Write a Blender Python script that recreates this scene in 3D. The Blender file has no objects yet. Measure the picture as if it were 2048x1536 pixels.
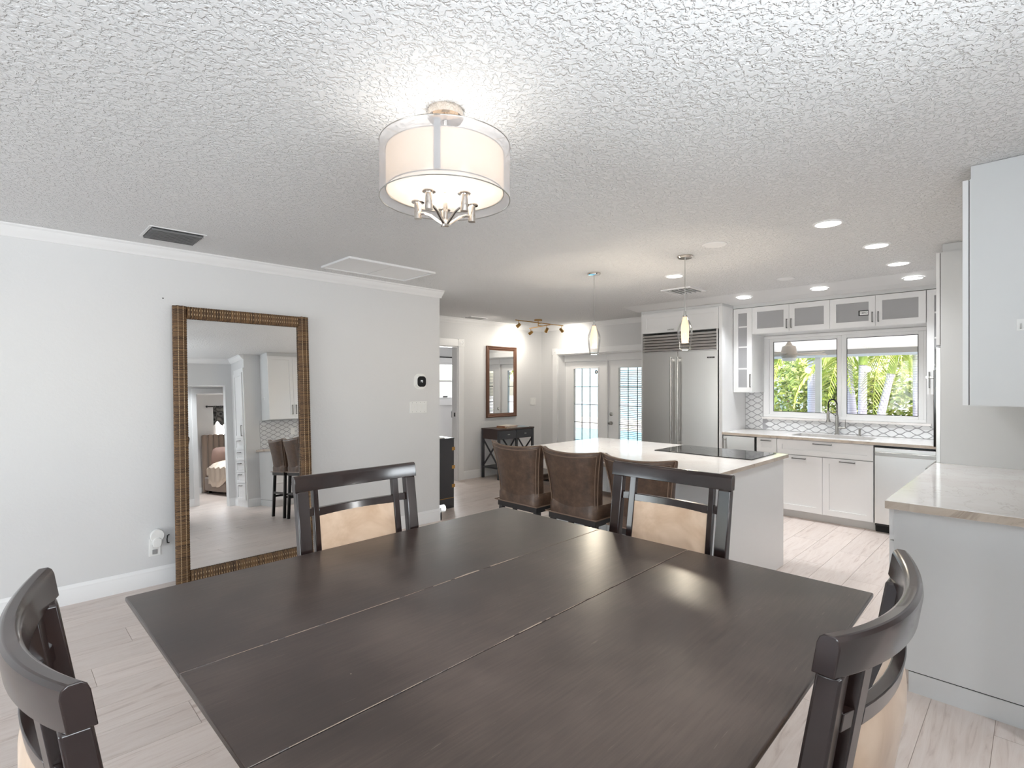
import bpy, math, random
from mathutils import Vector, Matrix, Euler
random.seed(7)
sc = bpy.context.scene
COL = sc.collection
PI = math.pi
# ------------------------------------------------------------------ camera
H = 1.48
cam = bpy.data.cameras.new('camera'); camo = bpy.data.objects.new('camera', cam); COL.objects.link(camo)
cam.sensor_fit = 'HORIZONTAL'; cam.sensor_width = 36.0; cam.lens = 36.0 * 1045.0 / 2048.0
cam.clip_start = 0.02; cam.clip_end = 200
camo.location = (0, 0, H)
camo.rotation_euler = (PI/2, 0, math.radians(45.2457) - PI/2)
sc.camera = camo
# ------------------------------------------------------------------ colour management
sc.view_settings.view_transform = 'Standard'; sc.view_settings.look = 'None'
sc.view_settings.gamma = 1.0; sc.view_settings.use_curve_mapping = False
sc.view_settings.exposure = 0.53
sc.cycles.sample_clamp_indirect = 5.0; sc.cycles.blur_glossy = 0.6; sc.cycles.max_bounces = 8; sc.cycles.diffuse_bounces = 5; sc.cycles.glossy_bounces = 4; sc.cycles.transmission_bounces = 4; sc.cycles.transparent_max_bounces = 10; sc.cycles.adaptive_threshold = 0.04; sc.cycles.caustics_reflective = False; sc.cycles.caustics_refractive = False
# ------------------------------------------------------------------ world + sun
w = bpy.data.worlds.new('sky'); sc.world = w; w.use_nodes = True
wn = w.node_tree.nodes; wl = w.node_tree.links
for n in list(wn): wn.remove(n)
wo = wn.new('ShaderNodeOutputWorld'); wb = wn.new('ShaderNodeBackground'); ws = wn.new('ShaderNodeTexSky')
ws.sky_type = 'NISHITA'; ws.sun_disc = False; ws.sun_elevation = math.radians(52); ws.sun_rotation = math.radians(215)
ws.air_density = 1.0; ws.dust_density = 2.0; ws.ozone_density = 1.0
wb.inputs['Strength'].default_value = 0.62
wl.new(ws.outputs['Color'], wb.inputs['Color']); wl.new(wb.outputs['Background'], wo.inputs['Surface'])
sun = bpy.data.lights.new('sun', 'SUN'); sun.energy = 4.2; sun.angle = math.radians(0.8); sun.color = (1, .96, .88)
suno = bpy.data.objects.new('sun', sun); COL.objects.link(suno)
suno.rotation_euler = Vector((0.62, 0.35, -0.80)).to_track_quat('-Z', 'Y').to_euler()
def area(name, loc, direction, sx, sy, power, color=(1, 1, 1)):
    l = bpy.data.lights.new(name, 'AREA'); l.shape = 'RECTANGLE'; l.size = sx; l.size_y = sy; l.energy = power; l.color = color
    o = bpy.data.objects.new(name, l); COL.objects.link(o); o.location = loc
    o.rotation_euler = Vector(direction).to_track_quat('-Z', 'Z').to_euler()
    return o
# fill lamps at two added, unseen windows; then daylight at two visible windows
area('added_fill_rear', (-4.70, 2.0, 1.25), (1, 0, 1.6), 3.6, 2.0, 120, (.88, .95, 1))  # added fill source; no rear window is seen
area('added_fill_entry', (0.10, -0.82, 1.82), (0, 1, 1.1), 2.5, .85, 92, (.88, .95, 1))  # added fill lamp, tilted up to brighten the ceiling
area('daylight_side_room', (6.45, 8.64, 1.54), (0, -1, 0), 1.05, .7, 40, (1, 1, 1))
area('daylight_bedroom', (4.3, -4.72, 1.55), (0, 1, 0), 1.0, .8, 130, (1, 1, 1))
# ------------------------------------------------------------------ materials
def lin(c):
    def f(v):
        v = v/255.0
        return v/12.92 if v <= .04045 else ((v+.055)/1.055)**2.4
    return (f(c[0]), f(c[1]), f(c[2]), 1)
MATS = {}
def mat(name, col, rough=.5, metal=0.0, coat=0.0, spec=.5, emit=None, estr=0.0, alpha=1.0, sheen=0.0):
    m = bpy.data.materials.new(name); m.use_nodes = True
    b = m.node_tree.nodes['Principled BSDF']
    b.inputs['Base Color'].default_value = lin(col); b.inputs['Roughness'].default_value = rough
    b.inputs['Metallic'].default_value = metal; b.inputs['Specular IOR Level'].default_value = spec
    b.inputs['Coat Weight'].default_value = coat; b.inputs['Coat Roughness'].default_value = .12
    b.inputs['Alpha'].default_value = alpha
    b.inputs['Sheen Weight'].default_value = sheen
    if emit:
        b.inputs['Emission Color'].default_value = lin(emit); b.inputs['Emission Strength'].default_value = estr
    MATS[name] = m
    return m
def N(m, t, **kw):
    n = m.node_tree.nodes.new(t)
    for k, v in kw.items():
        if k in n.inputs: n.inputs[k].default_value = v
        else: setattr(n, k, v)
    return n
def L(m, a, b): m.node_tree.links.new(a, b)
def bsdf(m): return m.node_tree.nodes['Principled BSDF']
def coords(m, scale=(1, 1, 1), world=True):
    if world:
        g = N(m, 'ShaderNodeNewGeometry'); src = g.outputs['Position']
    else:
        g = N(m, 'ShaderNodeTexCoord'); src = g.outputs['Object']
    mp = N(m, 'ShaderNodeMapping'); mp.inputs['Scale'].default_value = scale
    L(m, src, mp.inputs['Vector'])
    return mp.outputs['Vector']
def ramp(m, src, stops):
    r = N(m, 'ShaderNodeValToRGB'); cr = r.color_ramp
    while len(cr.elements) < len(stops): cr.elements.new(.5)
    for e, (p, c) in zip(cr.elements, stops):
        e.position = p; e.color = c if len(c) == 4 else lin(c)
    L(m, src, r.inputs['Fac']); return r.outputs['Color']
def bump(m, hsrc, strength=.3, dist=.002):
    b = N(m, 'ShaderNodeBump'); b.inputs['Strength'].default_value = strength; b.inputs['Distance'].default_value = dist
    L(m, hsrc, b.inputs['Height']); L(m, b.outputs['Normal'], bsdf(m).inputs['Normal'])
    return b
def g4(v): return (v, v, v, 1)
def noise(m, vec, scale, detail=3, rough=.55, dist=0.0):
    n = N(m, 'ShaderNodeTexNoise'); n.inputs['Scale'].default_value = scale; n.inputs['Detail'].default_value = detail
    n.inputs['Roughness'].default_value = rough; n.inputs['Distortion'].default_value = dist
    L(m, vec, n.inputs['Vector']); return n.outputs['Fac']
def math_(m, op, a, b=None):
    n = N(m, 'ShaderNodeMath', operation=op)
    if hasattr(a, 'node'): L(m, a, n.inputs[0])
    else: n.inputs[0].default_value = a
    if b is not None:
        if hasattr(b, 'node'): L(m, b, n.inputs[1])
        else: n.inputs[1].default_value = b
    return n.outputs[0]
# walls and ceiling
M_wall = mat('wall_paint', (220, 220, 220), .6)
v = coords(M_wall); bump(M_wall, noise(M_wall, v, 55, 3, .6), .35, .003)
M_ceil = mat('ceiling_knockdown', (230, 230, 230), .7)
v = coords(M_ceil)
hA = ramp(M_ceil, noise(M_ceil, v, 50, 2.5, .6, .5), [(.42, g4(0)), (.54, g4(1))])
hB = noise(M_ceil, v, 150, 2, .6)
hs = math_(M_ceil, 'ADD', hA, math_(M_ceil, 'MULTIPLY', hB, .15))
bump(M_ceil, hs, 1.0, .0040)
M_smooth = mat('ceiling_smooth', (230, 230, 230), .6)
M_trim = mat('trim_white', (238, 238, 238), .35)
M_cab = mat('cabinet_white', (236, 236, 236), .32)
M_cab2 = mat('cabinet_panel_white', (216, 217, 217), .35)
M_gap = mat('painted_shade_and_dark', (40, 40, 40), .8)  # near-black: painted shade in gaps, also gaskets, nail and other dark parts
# floor planks
M_plank = mat('plank_tile', (205, 188, 178), .34)
oi = N(M_plank, 'ShaderNodeObjectInfo'); ge = N(M_plank, 'ShaderNodeNewGeometry')
rnd = math_(M_plank, 'FRACT', math_(M_plank, 'ADD', oi.outputs['Random'], math_(M_plank, 'MULTIPLY', ge.outputs['Random Per Island'], 7.31)))
cmb = N(M_plank, 'ShaderNodeCombineXYZ'); L(M_plank, math_(M_plank, 'MULTIPLY', rnd, 37.0), cmb.inputs['Y'])
va = N(M_plank, 'ShaderNodeVectorMath', operation='ADD'); L(M_plank, ge.outputs['Position'], va.inputs[0]); L(M_plank, cmb.outputs[0], va.inputs[1])
mp = N(M_plank, 'ShaderNodeMapping'); mp.inputs['Scale'].default_value = (1.1, 11, 1); L(M_plank, va.outputs[0], mp.inputs['Vector'])
gr = noise(M_plank, mp.outputs[0], 2.2, 6, .62, 1.6)
c1 = ramp(M_plank, gr, [(.28, (186, 169, 161)), (.42, (210, 196, 188)), (.60, (218, 206, 199)), (.75, (204, 190, 182))])
hv = N(M_plank, 'ShaderNodeHueSaturation'); L(M_plank, c1, hv.inputs['Color'])
L(M_plank, math_(M_plank, 'ADD', math_(M_plank, 'MULTIPLY', rnd, .10), .95), hv.inputs['Value'])
L(M_plank, hv.outputs[0], bsdf(M_plank).inputs['Base Color'])
bump(M_plank, gr, .08, .001)
M_grout = mat('floor_grout', (176, 161, 152), .8)
# woods
M_esp = mat('espresso_wood', (52, 36, 32), .20, coat=.3)
v = coords(M_esp, (3, 3, 3), False)
L(M_esp, ramp(M_esp, noise(M_esp, v, 4, 3, .5, .5), [(.25, (30, 20, 19)), (.55, (38, 26, 24)), (.85, (50, 34, 30))]), bsdf(M_esp).inputs['Base Color'])
M_table = mat('table_wood', (80, 66, 60), .30)
v = coords(M_table, (1, 1, 1), False)
big = noise(M_table, v, 2.2, 3, .55)
fine = noise(M_table, coords(M_table, (2, 30, 1), False), 6, 4, .6, .4)
mixf = math_(M_table, 'ADD', math_(M_table, 'MULTIPLY', big, .75), math_(M_table, 'MULTIPLY', fine, .25))
base = ramp(M_table, mixf, [(.32, (42, 33, 31)), (.48, (58, 47, 43)), (.68, (90, 77, 70))])
wv = N(M_table, 'ShaderNodeTexVoronoi'); wv.inputs['Scale'].default_value = 9; L(M_table, v, wv.inputs['Vector'])
spk = ramp(M_table, wv.outputs['Distance'], [(.012, g4(1)), (.022, g4(0))])
scr = ramp(M_table, noise(M_table, coords(M_table, (5, 95, 1), False), 3, 1.5, .5, .6), [(.735, g4(0)), (.80, g4(.55))])
mx = N(M_table, 'ShaderNodeMixRGB'); mx.inputs['Color2'].default_value = lin((178, 164, 152))
L(M_table, math_(M_table, 'MINIMUM', math_(M_table, 'ADD', spk, math_(M_table, 'MULTIPLY', scr, .35)), 1.0), mx.inputs['Fac']); L(M_table, base, mx.inputs['Color1'])
L(M_table, mx.outputs[0], bsdf(M_table).inputs['Base Color'])
bsdf(M_table).inputs['Roughness'].default_value = .285; bsdf(M_table).inputs['Specular IOR Level'].default_value = .75
M_tworn = mat('table_worn_edge', (158, 140, 126), .5)
M_suede = mat('beige_suede', (205, 176, 150), .85, sheen=.3)
v = coords(M_suede, (1, 1, 1), False)
L(M_suede, ramp(M_suede, noise(M_suede, v, 7, 3, .6, .8), [(.3, (190, 158, 130)), (.6, (212, 184, 158)), (.8, (222, 196, 172))]), bsdf(M_suede).inputs['Base Color'])
M_leather = mat('brown_leather', (84, 62, 48), .42)
v = coords(M_leather, (1, 1, 1), False)
L(M_leather, ramp(M_leather, noise(M_leather, v, 16, 5, .65), [(.3, (62, 46, 37)), (.55, (86, 65, 51)), (.8, (112, 88, 70))]), bsdf(M_leather).inputs['Base Color'])
bump(M_leather, noise(M_leather, v, 120, 2, .5), .12, .001)
M_piping = mat('leather_piping', (120, 98, 82), .4)
M_black = mat('black_wood', (34, 30, 30), .35)
M_dark = mat('charcoal_console', (62, 62, 66), .4)
M_darkbrown = mat('dark_brown_side', (66, 50, 46), .4)
# metals
def brushed(name, col, rough, scale):
    m = mat(name, col, rough, 1.0)
    v = coords(m, scale)
    nz = noise(m, v, 40, 2, .5)
    bump(m, nz, .06, .0008)
    L(m, math_(m, 'ADD', math_(m, 'MULTIPLY', nz, .12), rough - .06), bsdf(m).inputs['Roughness'])
    return m
M_steel = brushed('brushed_steel', (222, 221, 219), .32, (1, 1, 18))
M_steel_d = mat('dark_steel', (70, 70, 70), .35, 1.0)
M_chrome = mat('polished_nickel', (214, 206, 198), .10, 1.0)
M_nickel = mat('satin_nickel', (176, 174, 170), .28, 1.0)
M_pull = mat('dark_nickel_pull', (120, 119, 118), .3, 1.0)
M_brass = mat('aged_brass', (186, 146, 86), .3, 1.0)
M_blackplastic = mat('black_glass_face', (22, 22, 24), .12)
M_white = mat('white_plastic', (236, 236, 234), .4)
M_cook = mat('black_ceramic_glass', (16, 16, 18), .05, spec=.6)
# stone
M_stone = mat('quartz_top', (226, 220, 214), .14, coat=.3)
v = coords(M_stone, (1, 1, 1))
big = noise(M_stone, v, 1.6, 5, .6, 1.8)
vein = ramp(M_stone, big, [(.492, g4(0)), (.500, g4(1)), (.508, g4(0))])
soft = ramp(M_stone, noise(M_stone, v, 2.4, 4, .6, .8), [(.35, (232, 226, 222)), (.6, (238, 235, 233))])
mx = N(M_stone, 'ShaderNodeMixRGB'); mx.inputs['Color2'].default_value = lin((176, 160, 142))
L(M_stone, math_(M_stone, 'MULTIPLY', vein, .28), mx.inputs['Fac']); L(M_stone, soft, mx.inputs['Color1']); L(M_stone, mx.outputs[0], bsdf(M_stone).inputs['Base Color'])
M_stone_e = mat('quartz_edge', (190, 176, 160), .25)
v = coords(M_stone_e)
L(M_stone_e, ramp(M_stone_e, noise(M_stone_e, v, 4, 5, .6, 2.0), [(.30, (150, 134, 120)), (.45, (192, 178, 163)), (.7, (208, 196, 183))]), bsdf(M_stone_e).inputs['Base Color'])
M_tile = mat('glazed_white_tile', (226, 227, 228), .18, coat=.3)
M_tgrout = mat('silver_grout', (168, 168, 172), .5)
# glass: thin pane, Fresnel mix of clear and mirror
def pane(name, tint=(255, 255, 255), f=1.0):
    m = bpy.data.materials.new(name); m.use_nodes = True
    nt = m.node_tree; nt.nodes.clear()
    o = nt.nodes.new('ShaderNodeOutputMaterial'); t = nt.nodes.new('ShaderNodeBsdfTransparent'); g = nt.nodes.new('ShaderNodeBsdfGlossy')
    t.inputs['Color'].default_value = lin(tint); g.inputs['Roughness'].default_value = .02
    fr = nt.nodes.new('ShaderNodeFresnel'); fr.inputs['IOR'].default_value = 1.35
    mu = nt.nodes.new('ShaderNodeMath'); mu.operation = 'MULTIPLY'; mu.inputs[1].default_value = f
    nt.links.new(fr.outputs[0], mu.inputs[0])
    x = nt.nodes.new('ShaderNodeMixShader'); nt.links.new(mu.outputs[0], x.inputs[0]); nt.links.new(t.outputs[0], x.inputs[1]); nt.links.new(g.outputs[0], x.inputs[2])
    nt.links.new(x.outputs[0], o.inputs['Surface']); return m
M_pane = pane('window_glass')

M_pendglass = pane('clear_pendant_glass', (252, 251, 250), .7)
def sheer(name, col, opac, transl):
    m = bpy.data.materials.new(name); m.use_nodes = True
    nt = m.node_tree; nt.nodes.clear()
    o = nt.nodes.new('ShaderNodeOutputMaterial'); t = nt.nodes.new('ShaderNodeBsdfTransparent')
    d = nt.nodes.new('ShaderNodeBsdfDiffuse'); tl = nt.nodes.new('ShaderNodeBsdfTranslucent')
    d.inputs['Color'].default_value = lin(col); tl.inputs['Color'].default_value = lin(col)
    a = nt.nodes.new('ShaderNodeMixShader'); a.inputs[0].default_value = transl; nt.links.new(d.outputs[0], a.inputs[1]); nt.links.new(tl.outputs[0], a.inputs[2])
    b = nt.nodes.new('ShaderNodeMixShader'); b.inputs[0].default_value = opac; nt.links.new(t.outputs[0], b.inputs[1]); nt.links.new(a.outputs[0], b.inputs[2])
    nt.links.new(b.outputs[0], o.inputs['Surface']); return m
M_cabglass = sheer('seeded_cabinet_glass', (226, 226, 228), .52, .30)
M_organza = sheer('grey_organza', (206, 204, 206), .42, .5)
M_linen = sheer('cream_linen_shade', (226, 208, 190), .95, .34)
M_diff = sheer('white_acrylic_diffuser', (250, 248, 244), .97, .72)
M_frost = mat('frosted_lit_glass', (250, 236, 214), .5, emit=(255, 216, 170), estr=.62)
M_bulb = mat('lit_bulb', (255, 250, 240), .5, emit=(255, 246, 232), estr=2.6)
M_led = mat('lit_led_disc', (255, 255, 255), .5, emit=(255, 253, 248), estr=6)
for _m in (M_bulb, M_led, M_frost): _m.cycles.emission_sampling = 'NONE'
M_mirror = mat('mirror_silver', (240, 241, 241), .0, 1.0)
# wicker
M_wick = mat('wicker', (120, 92, 60), .6)
gi = N(M_wick, 'ShaderNodeNewGeometry')
L(M_wick, ramp(M_wick, gi.outputs['Random Per Island'], [(0, (62, 46, 34)), (.4, (104, 78, 54)), (.75, (138, 106, 72)), (1, (84, 64, 48))]), bsdf(M_wick).inputs['Base Color'])
M_wickl = mat('wicker_stitch', (182, 158, 126), .6)
M_frame = mat('bronze_frame', (104, 72, 56), .35, .3)
# outside
M_leafA = mat('sunlit_leaves', (150, 176, 62), .55)
gi = N(M_leafA, 'ShaderNodeNewGeometry')
L(M_leafA, ramp(M_leafA, gi.outputs['Random Per Island'], [(0, (96, 116, 60)), (.3, (168, 184, 84)), (.7, (206, 212, 120)), (1, (236, 228, 190))]), bsdf(M_leafA).inputs['Base Color'])
bsdf(M_leafA).inputs['Transmission Weight'].default_value = 0
M_leafB = mat('palm_leaves', (150, 178, 48), .5)
gi = N(M_leafB, 'ShaderNodeNewGeometry')
L(M_leafB, ramp(M_leafB, gi.outputs['Random Per Island'], [(0, (140, 160, 60)), (.5, (188, 204, 80)), (1, (226, 224, 140))]), bsdf(M_leafB).inputs['Base Color'])
M_trunk = mat('palm_trunk', (186, 176, 182), .8)
v = coords(M_trunk, (1, 1, 1)); wvv = N(M_trunk, 'ShaderNodeTexWave', wave_type='BANDS', bands_direction='Z'); wvv.inputs['Scale'].default_value = 7; wvv.inputs['Distortion'].default_value = .6
L(M_trunk, v, wvv.inputs['Vector'])
L(M_trunk, ramp(M_trunk, wvv.outputs['Fac'], [(.02, (184, 172, 182)), (.15, (206, 198, 208)), (1, (218, 212, 220))]), bsdf(M_trunk).inputs['Base Color'])
M_shaft = mat('green_crownshaft', (164, 184, 84), .5)
M_bark = mat('bark', (120, 96, 84), .8)
M_ground = mat('garden_ground', (196, 184, 170), .9)
v = coords(M_ground); L(M_ground, ramp(M_ground, noise(M_ground, v, 1.2, 5, .6), [(.35, (150, 150, 110)), (.5, (206, 194, 178)), (.8, (226, 214, 200))]), bsdf(M_ground).inputs['Base Color'])
M_deck = mat('pool_deck', (176, 174, 170), .7)
M_water = mat('pool_water', (64, 168, 180), .08)
M_alu = mat('white_aluminium', (226, 234, 240), .5)
M_beam = mat('taupe_gutter', (178, 174, 168), .5)
M_roofp = sheer('brightened_roof_panel', (252, 248, 242), 1.0, .34)  # translucency added so sun through the roof brightens its underside
M_post = mat('pale_post', (232, 232, 226), .5)
M_fan = mat('taupe_fan', (186, 174, 160), .45)
M_house = mat('pale_aqua_stucco', (158, 186, 190), .8)
M_blind = mat('white_blind', (206, 212, 216), .6)
# textiles
M_headb = mat('taupe_velvet', (142, 124, 110), .8, sheen=.4)
M_linenw = mat('cream_bedding', (228, 214, 198), .85)
M_pillow = mat('mauve_pillow', (172, 146, 138), .8)
M_val = mat('damask_valance', (70, 70, 72), .7)
v = coords(M_val, (1, 1, 1)); wv3 = N(M_val, 'ShaderNodeTexVoronoi', feature='SMOOTH_F1'); wv3.inputs['Scale'].default_value = 9; L(M_val, v, wv3.inputs['Vector'])
L(M_val, ramp(M_val, wv3.outputs['Distance'], [(.2, (30, 30, 32)), (.38, (120, 120, 118)), (.5, (44, 44, 46)), (.7, (136, 134, 130))]), bsdf(M_val).inputs['Base Color'])
M_paper = mat('paper', (228, 222, 214), .7); M_tan = mat('tan_cover', (178, 142, 104), .6); M_rust = mat('rust_cover', (150, 84, 60), .6); M_blue = mat('pale_blue_cover', (168, 188, 202), .6)
M_grey = mat('grey_vent', (150, 150, 150), .5); M_vgap = mat('vent_dark', (60, 60, 60), .8)
M_decal = mat('decal_white', (236, 236, 236), .5)
# ------------------------------------------------------------------ mesh builder
ORG = {}
class MB:
    def __init__(s): s.v = []; s.f = []
    def add(s, vs, fs):
        b = len(s.v); s.v += [tuple(p) for p in vs]; s.f += [tuple(i+b for i in f) for f in fs]; return s
    def box(s, x0, x1, y0, y1, z0, z1):
        x0, x1 = min(x0, x1), max(x0, x1); y0, y1 = min(y0, y1), max(y0, y1); z0, z1 = min(z0, z1), max(z0, z1)
        return s.add([(x0,y0,z0),(x1,y0,z0),(x1,y1,z0),(x0,y1,z0),(x0,y0,z1),(x1,y0,z1),(x1,y1,z1),(x0,y1,z1)],
              [(0,3,2,1),(4,5,6,7),(0,1,5,4),(1,2,6,5),(2,3,7,6),(3,0,4,7)])
    def beam(s, p0, p1, wx, wy, up=(0, 0, 1)):
        p0, p1 = Vector(p0), Vector(p1); d = (p1-p0).normalized(); u = Vector(up)
        if abs(d.dot(u)) > .98: u = Vector((0, 1, 0))
        a = d.cross(u).normalized(); b = a.cross(d).normalized()
        vs = []
        for p in (p0, p1):
            for sa, sb in ((-1,-1),(1,-1),(1,1),(-1,1)): vs.append(p + a*sa*wx/2 + b*sb*wy/2)
        return s.add(vs, [(0,1,2,3),(7,6,5,4),(0,4,5,1),(1,5,6,2),(2,6,7,3),(3,7,4,0)])
    def tube(s, pts, r, n=8, caps=True, closed=False):
        pts = [Vector(p) for p in pts]; k = len(pts); b = len(s.v); rr = r if isinstance(r, (list, tuple)) else [r]*k
        ref = None
        for i, p in enumerate(pts):
            if closed: d = pts[(i+1) % k]-pts[i-1]
            else: d = pts[min(i+1, k-1)]-pts[max(i-1, 0)]
            d.normalize()
            if ref is None:
                u = Vector((0, 0, 1)) if abs(d.z) < .9 else Vector((0, 1, 0)); ref = u
            a = d.cross(ref)
            if a.length < 1e-4: a = d.cross(Vector((1, 0, 0)))
            a.normalize(); c = a.cross(d).normalized(); ref = c
            for j in range(n):
                t = 2*PI*j/n; s.v.append(tuple(p + a*math.cos(t)*rr[i] + c*math.sin(t)*rr[i]))
        m = k if closed else k-1
        for i in range(m):
            i2 = (i+1) % k
            for j in range(n):
                s.f.append((b+i*n+j, b+i*n+(j+1) % n, b+i2*n+(j+1) % n, b+i2*n+j))
        if caps and not closed:
            s.f.append(tuple(b+j for j in reversed(range(n)))); s.f.append(tuple(b+(k-1)*n+j for j in range(n)))
        return s
    def lathe(s, prof, c=(0, 0, 0), n=24, axis='z', cap0=False, cap1=False):
        b = len(s.v)
        for r, h in prof:
            for j in range(n):
                t = 2*PI*j/n
                if axis == 'z': p = (c[0]+r*math.cos(t), c[1]+r*math.sin(t), c[2]+h)
                elif axis == 'x': p = (c[0]+h, c[1]+r*math.cos(t), c[2]+r*math.sin(t))
                else: p = (c[0]+r*math.cos(t), c[1]+h, c[2]+r*math.sin(t))
                s.v.append(p)
        for i in range(len(prof)-1):
            for j in range(n):
                s.f.append((b+i*n+j, b+i*n+(j+1) % n, b+(i+1)*n+(j+1) % n, b+(i+1)*n+j))
        if cap0: s.f.append(tuple(b+j for j in reversed(range(n))))
        if cap1: s.f.append(tuple(b+(len(prof)-1)*n+j for j in range(n)))
        return s
    def prism(s, poly, h0, h1, f):
        """poly: 2-D points; f(a, b, h) -> 3-D point"""
        n = len(poly); b = len(s.v)
        for h in (h0, h1):
            for a, c in poly: s.v.append(tuple(f(a, c, h)))
        s.f.append(tuple(b+i for i in reversed(range(n)))); s.f.append(tuple(b+n+i for i in range(n)))
        for i in range(n): s.f.append((b+i, b+(i+1) % n, b+n+(i+1) % n, b+n+i))
        return s
    def mesh(s, name, off=(0, 0, 0), smooth=True, ang=35):
        me = bpy.data.meshes.new(name)
        me.from_pydata([(p[0]-off[0], p[1]-off[1], p[2]-off[2]) for p in s.v], [], s.f)
        import bmesh
        bm = bmesh.new(); bm.from_mesh(me); bmesh.ops.recalc_face_normals(bm, faces=bm.faces[:]); bm.to_mesh(me); bm.free()
        if smooth:
            me.polygons.foreach_set('use_smooth', [True]*len(me.polygons)); me.set_sharp_from_angle(angle=math.radians(ang))
        me.update(); return me
    def build(s, name, m, parent=None, local=False, bevel=0.0, smooth=True, ang=35, sub=0, kind=None, label=None):
        off = (0, 0, 0) if (local or parent is None) else ORG.get(parent.name, (0, 0, 0))
        me = s.mesh(name, off, smooth, ang); me.materials.append(m)
        o = bpy.data.objects.new(name, me); COL.objects.link(o)
        if parent is not None: o.parent = parent
        ORG[o.name] = off
        if bevel:
            b = o.modifiers.new('bevel', 'BEVEL'); b.width = bevel; b.segments = 2; b.limit_method = 'ANGLE'; b.angle_limit = math.radians(40)
        if sub:
            b = o.modifiers.new('sub', 'SUBSURF'); b.levels = sub; b.render_levels = sub
        if kind: o['kind'] = kind
        if label: o['label'] = label
        return o
def thing(name, label, cat, loc=(0, 0, 0), rz=0.0, group=None, rot=None):
    o = bpy.data.objects.new(name, None); COL.objects.link(o); o.location = loc
    o.rotation_euler = rot if rot else (0, 0, rz); o['label'] = label; o['category'] = cat
    if group: o['group'] = group
    ORG[o.name] = tuple(loc); return o
def tag(o, label, cat, group=None):
    o['label'] = label; o['category'] = cat
    if group: o['group'] = group
    return o
def struct(o): o['kind'] = 'structure'; return o
def copy_tree(o, parent=None):
    c = o.copy(); COL.objects.link(c)
    if parent: c.parent = parent
    for ch in list(o.children): copy_tree(ch, c)
    return c
def B(*a): return MB().box(*a)
class Face:
    """A vertical face: axis 'x' faces -X at x = plane, 'y' faces +Y at y = plane; d points out of it."""
    def __init__(s, axis, plane): s.a, s.p = axis, plane
    def P(s, u, d, z): return (s.p-d, u, z) if s.a == 'x' else (u, s.p+d, z)
    def box(s, mb, u0, u1, d0, d1, z0, z1):
        a, b = s.P(u0, d0, z0), s.P(u1, d1, z1); mb.box(a[0], b[0], a[1], b[1], a[2], b[2]); return mb
def handle(face, parent, kind, u, z, ln, d0=.02, m=None, r=.0055):
    mb = MB(); h = ln/2; st = .021
    if kind == 'v':
        mb.beam(face.P(u, d0+st, z-h), face.P(u, d0+st, z+h), .010, .010)
        for q in (-1, 1): mb.beam(face.P(u, d0-.002, z+q*(h-.006)), face.P(u, d0+st, z+q*(h-.006)), .010, .010)
    else:
        mb.beam(face.P(u-h, d0+st, z), face.P(u+h, d0+st, z), .010, .010)
        for q in (-1, 1): mb.beam(face.P(u+q*(h-.006), d0-.002, z), face.P(u+q*(h-.006), d0+st, z), .010, .010)
    return mb.build('handle', m or M_pull, parent, bevel=.002)
def shaker(face, parent, u0, u1, z0, z1, hd=None, rail=.058, m=None, glass=False, name='door', thick=.02, shelves=()):
    m = m or M_cab; g = .0015; u0 += g; u1 -= g; z0 += g; z1 -= g
    mb = MB()
    for a in ((u0, u0+rail, z0, z1), (u1-rail, u1, z0, z1), (u0+rail, u1-rail, z0, z0+rail), (u0+rail, u1-rail, z1-rail, z1)):
        face.box(mb, a[0], a[1], 0.0, thick, a[2], a[3])
    if not glass: face.box(mb, u0+rail-.001, u1-rail+.001, 0.0, thick-.012, z0+rail-.001, z1-rail+.001)
    o = mb.build(name, m, parent, smooth=False)
    if glass:
        face.box(MB(), u0+rail-.004, u1-rail+.004, .006, .010, z0+rail-.004, z1-rail+.004).build('glass_pane', M_cabglass, o)
    if hd: handle(face, o, *hd, d0=thick)
    return o
# ------------------------------------------------------------------ room shell
CZ = 2.487
def walls(name, axis, p0, p1, u0, u1, z0, z1, holes=(), m=None):
    """A wall slab with rectangular holes: axis 'x' = normal along X."""
    mb = MB(); us = sorted({u0, u1} | {h[0] for h in holes} | {h[1] for h in holes})
    for a, b in zip(us, us[1:]):
        hs_ = sorted([(h[2], h[3]) for h in holes if h[0] <= a+1e-6 and h[1] >= b-1e-6]); z = z0
        for h0, h1 in hs_ + [(z1, z1)]:
            if h0 > z+1e-6:
                if axis == 'x': mb.box(p0, p1, a, b, z, h0)
                else: mb.box(a, b, p0, p1, z, h0)
            z = max(z, h1)
    return struct(mb.build(name, m or M_wall, smooth=False))
walls('wall_left', 'y', 4.588, 4.72, -4.6, 3.44, 0, CZ)
walls('wall_left_return', 'x', 3.32, 3.44, 4.72, 6.27, 0, CZ)
walls('wall_back', 'y', 6.27, 6.39, 3.32, 7.2, 0, CZ, [(4.25, 5.047, 0, 2.055)])
walls('wall_far', 'x', 6.95, 7.2, -.25, 6.27, 0, CZ, [(.83, 2.47, 1.065, 2.085), (4.08, 5.887, 0, 1.99)])
walls('wall_right', 'y', -.25, -.10, 2.95, 6.95, 0, CZ)
walls('wall_pantry', 'x', 2.95, 3.07, -.85, -.25, 0, CZ)
walls('wall_entry', 'y', -.85, -.73, -4.6, 2.95, 0, CZ, [(1.95, 2.845, 0, 2.04), (-1.20, 1.40, 1.35, 2.28)])
walls('wall_rear', 'x', -4.72, -4.6, -.85, 4.72, 0, CZ, [(.15, 3.85, .2, 2.2)])
walls('wall_hall', 'y', -1.75, -1.63, .8, 5.6, 0, CZ, [(2.63, 3.55, 0, 1.99)])
walls('wall_hall_end', 'x', .68, .8, -1.75, -.85, 0, CZ)
walls('wall_hall_far_end', 'x', 4.2, 4.32, -1.63, -.25, 0, CZ)
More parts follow.
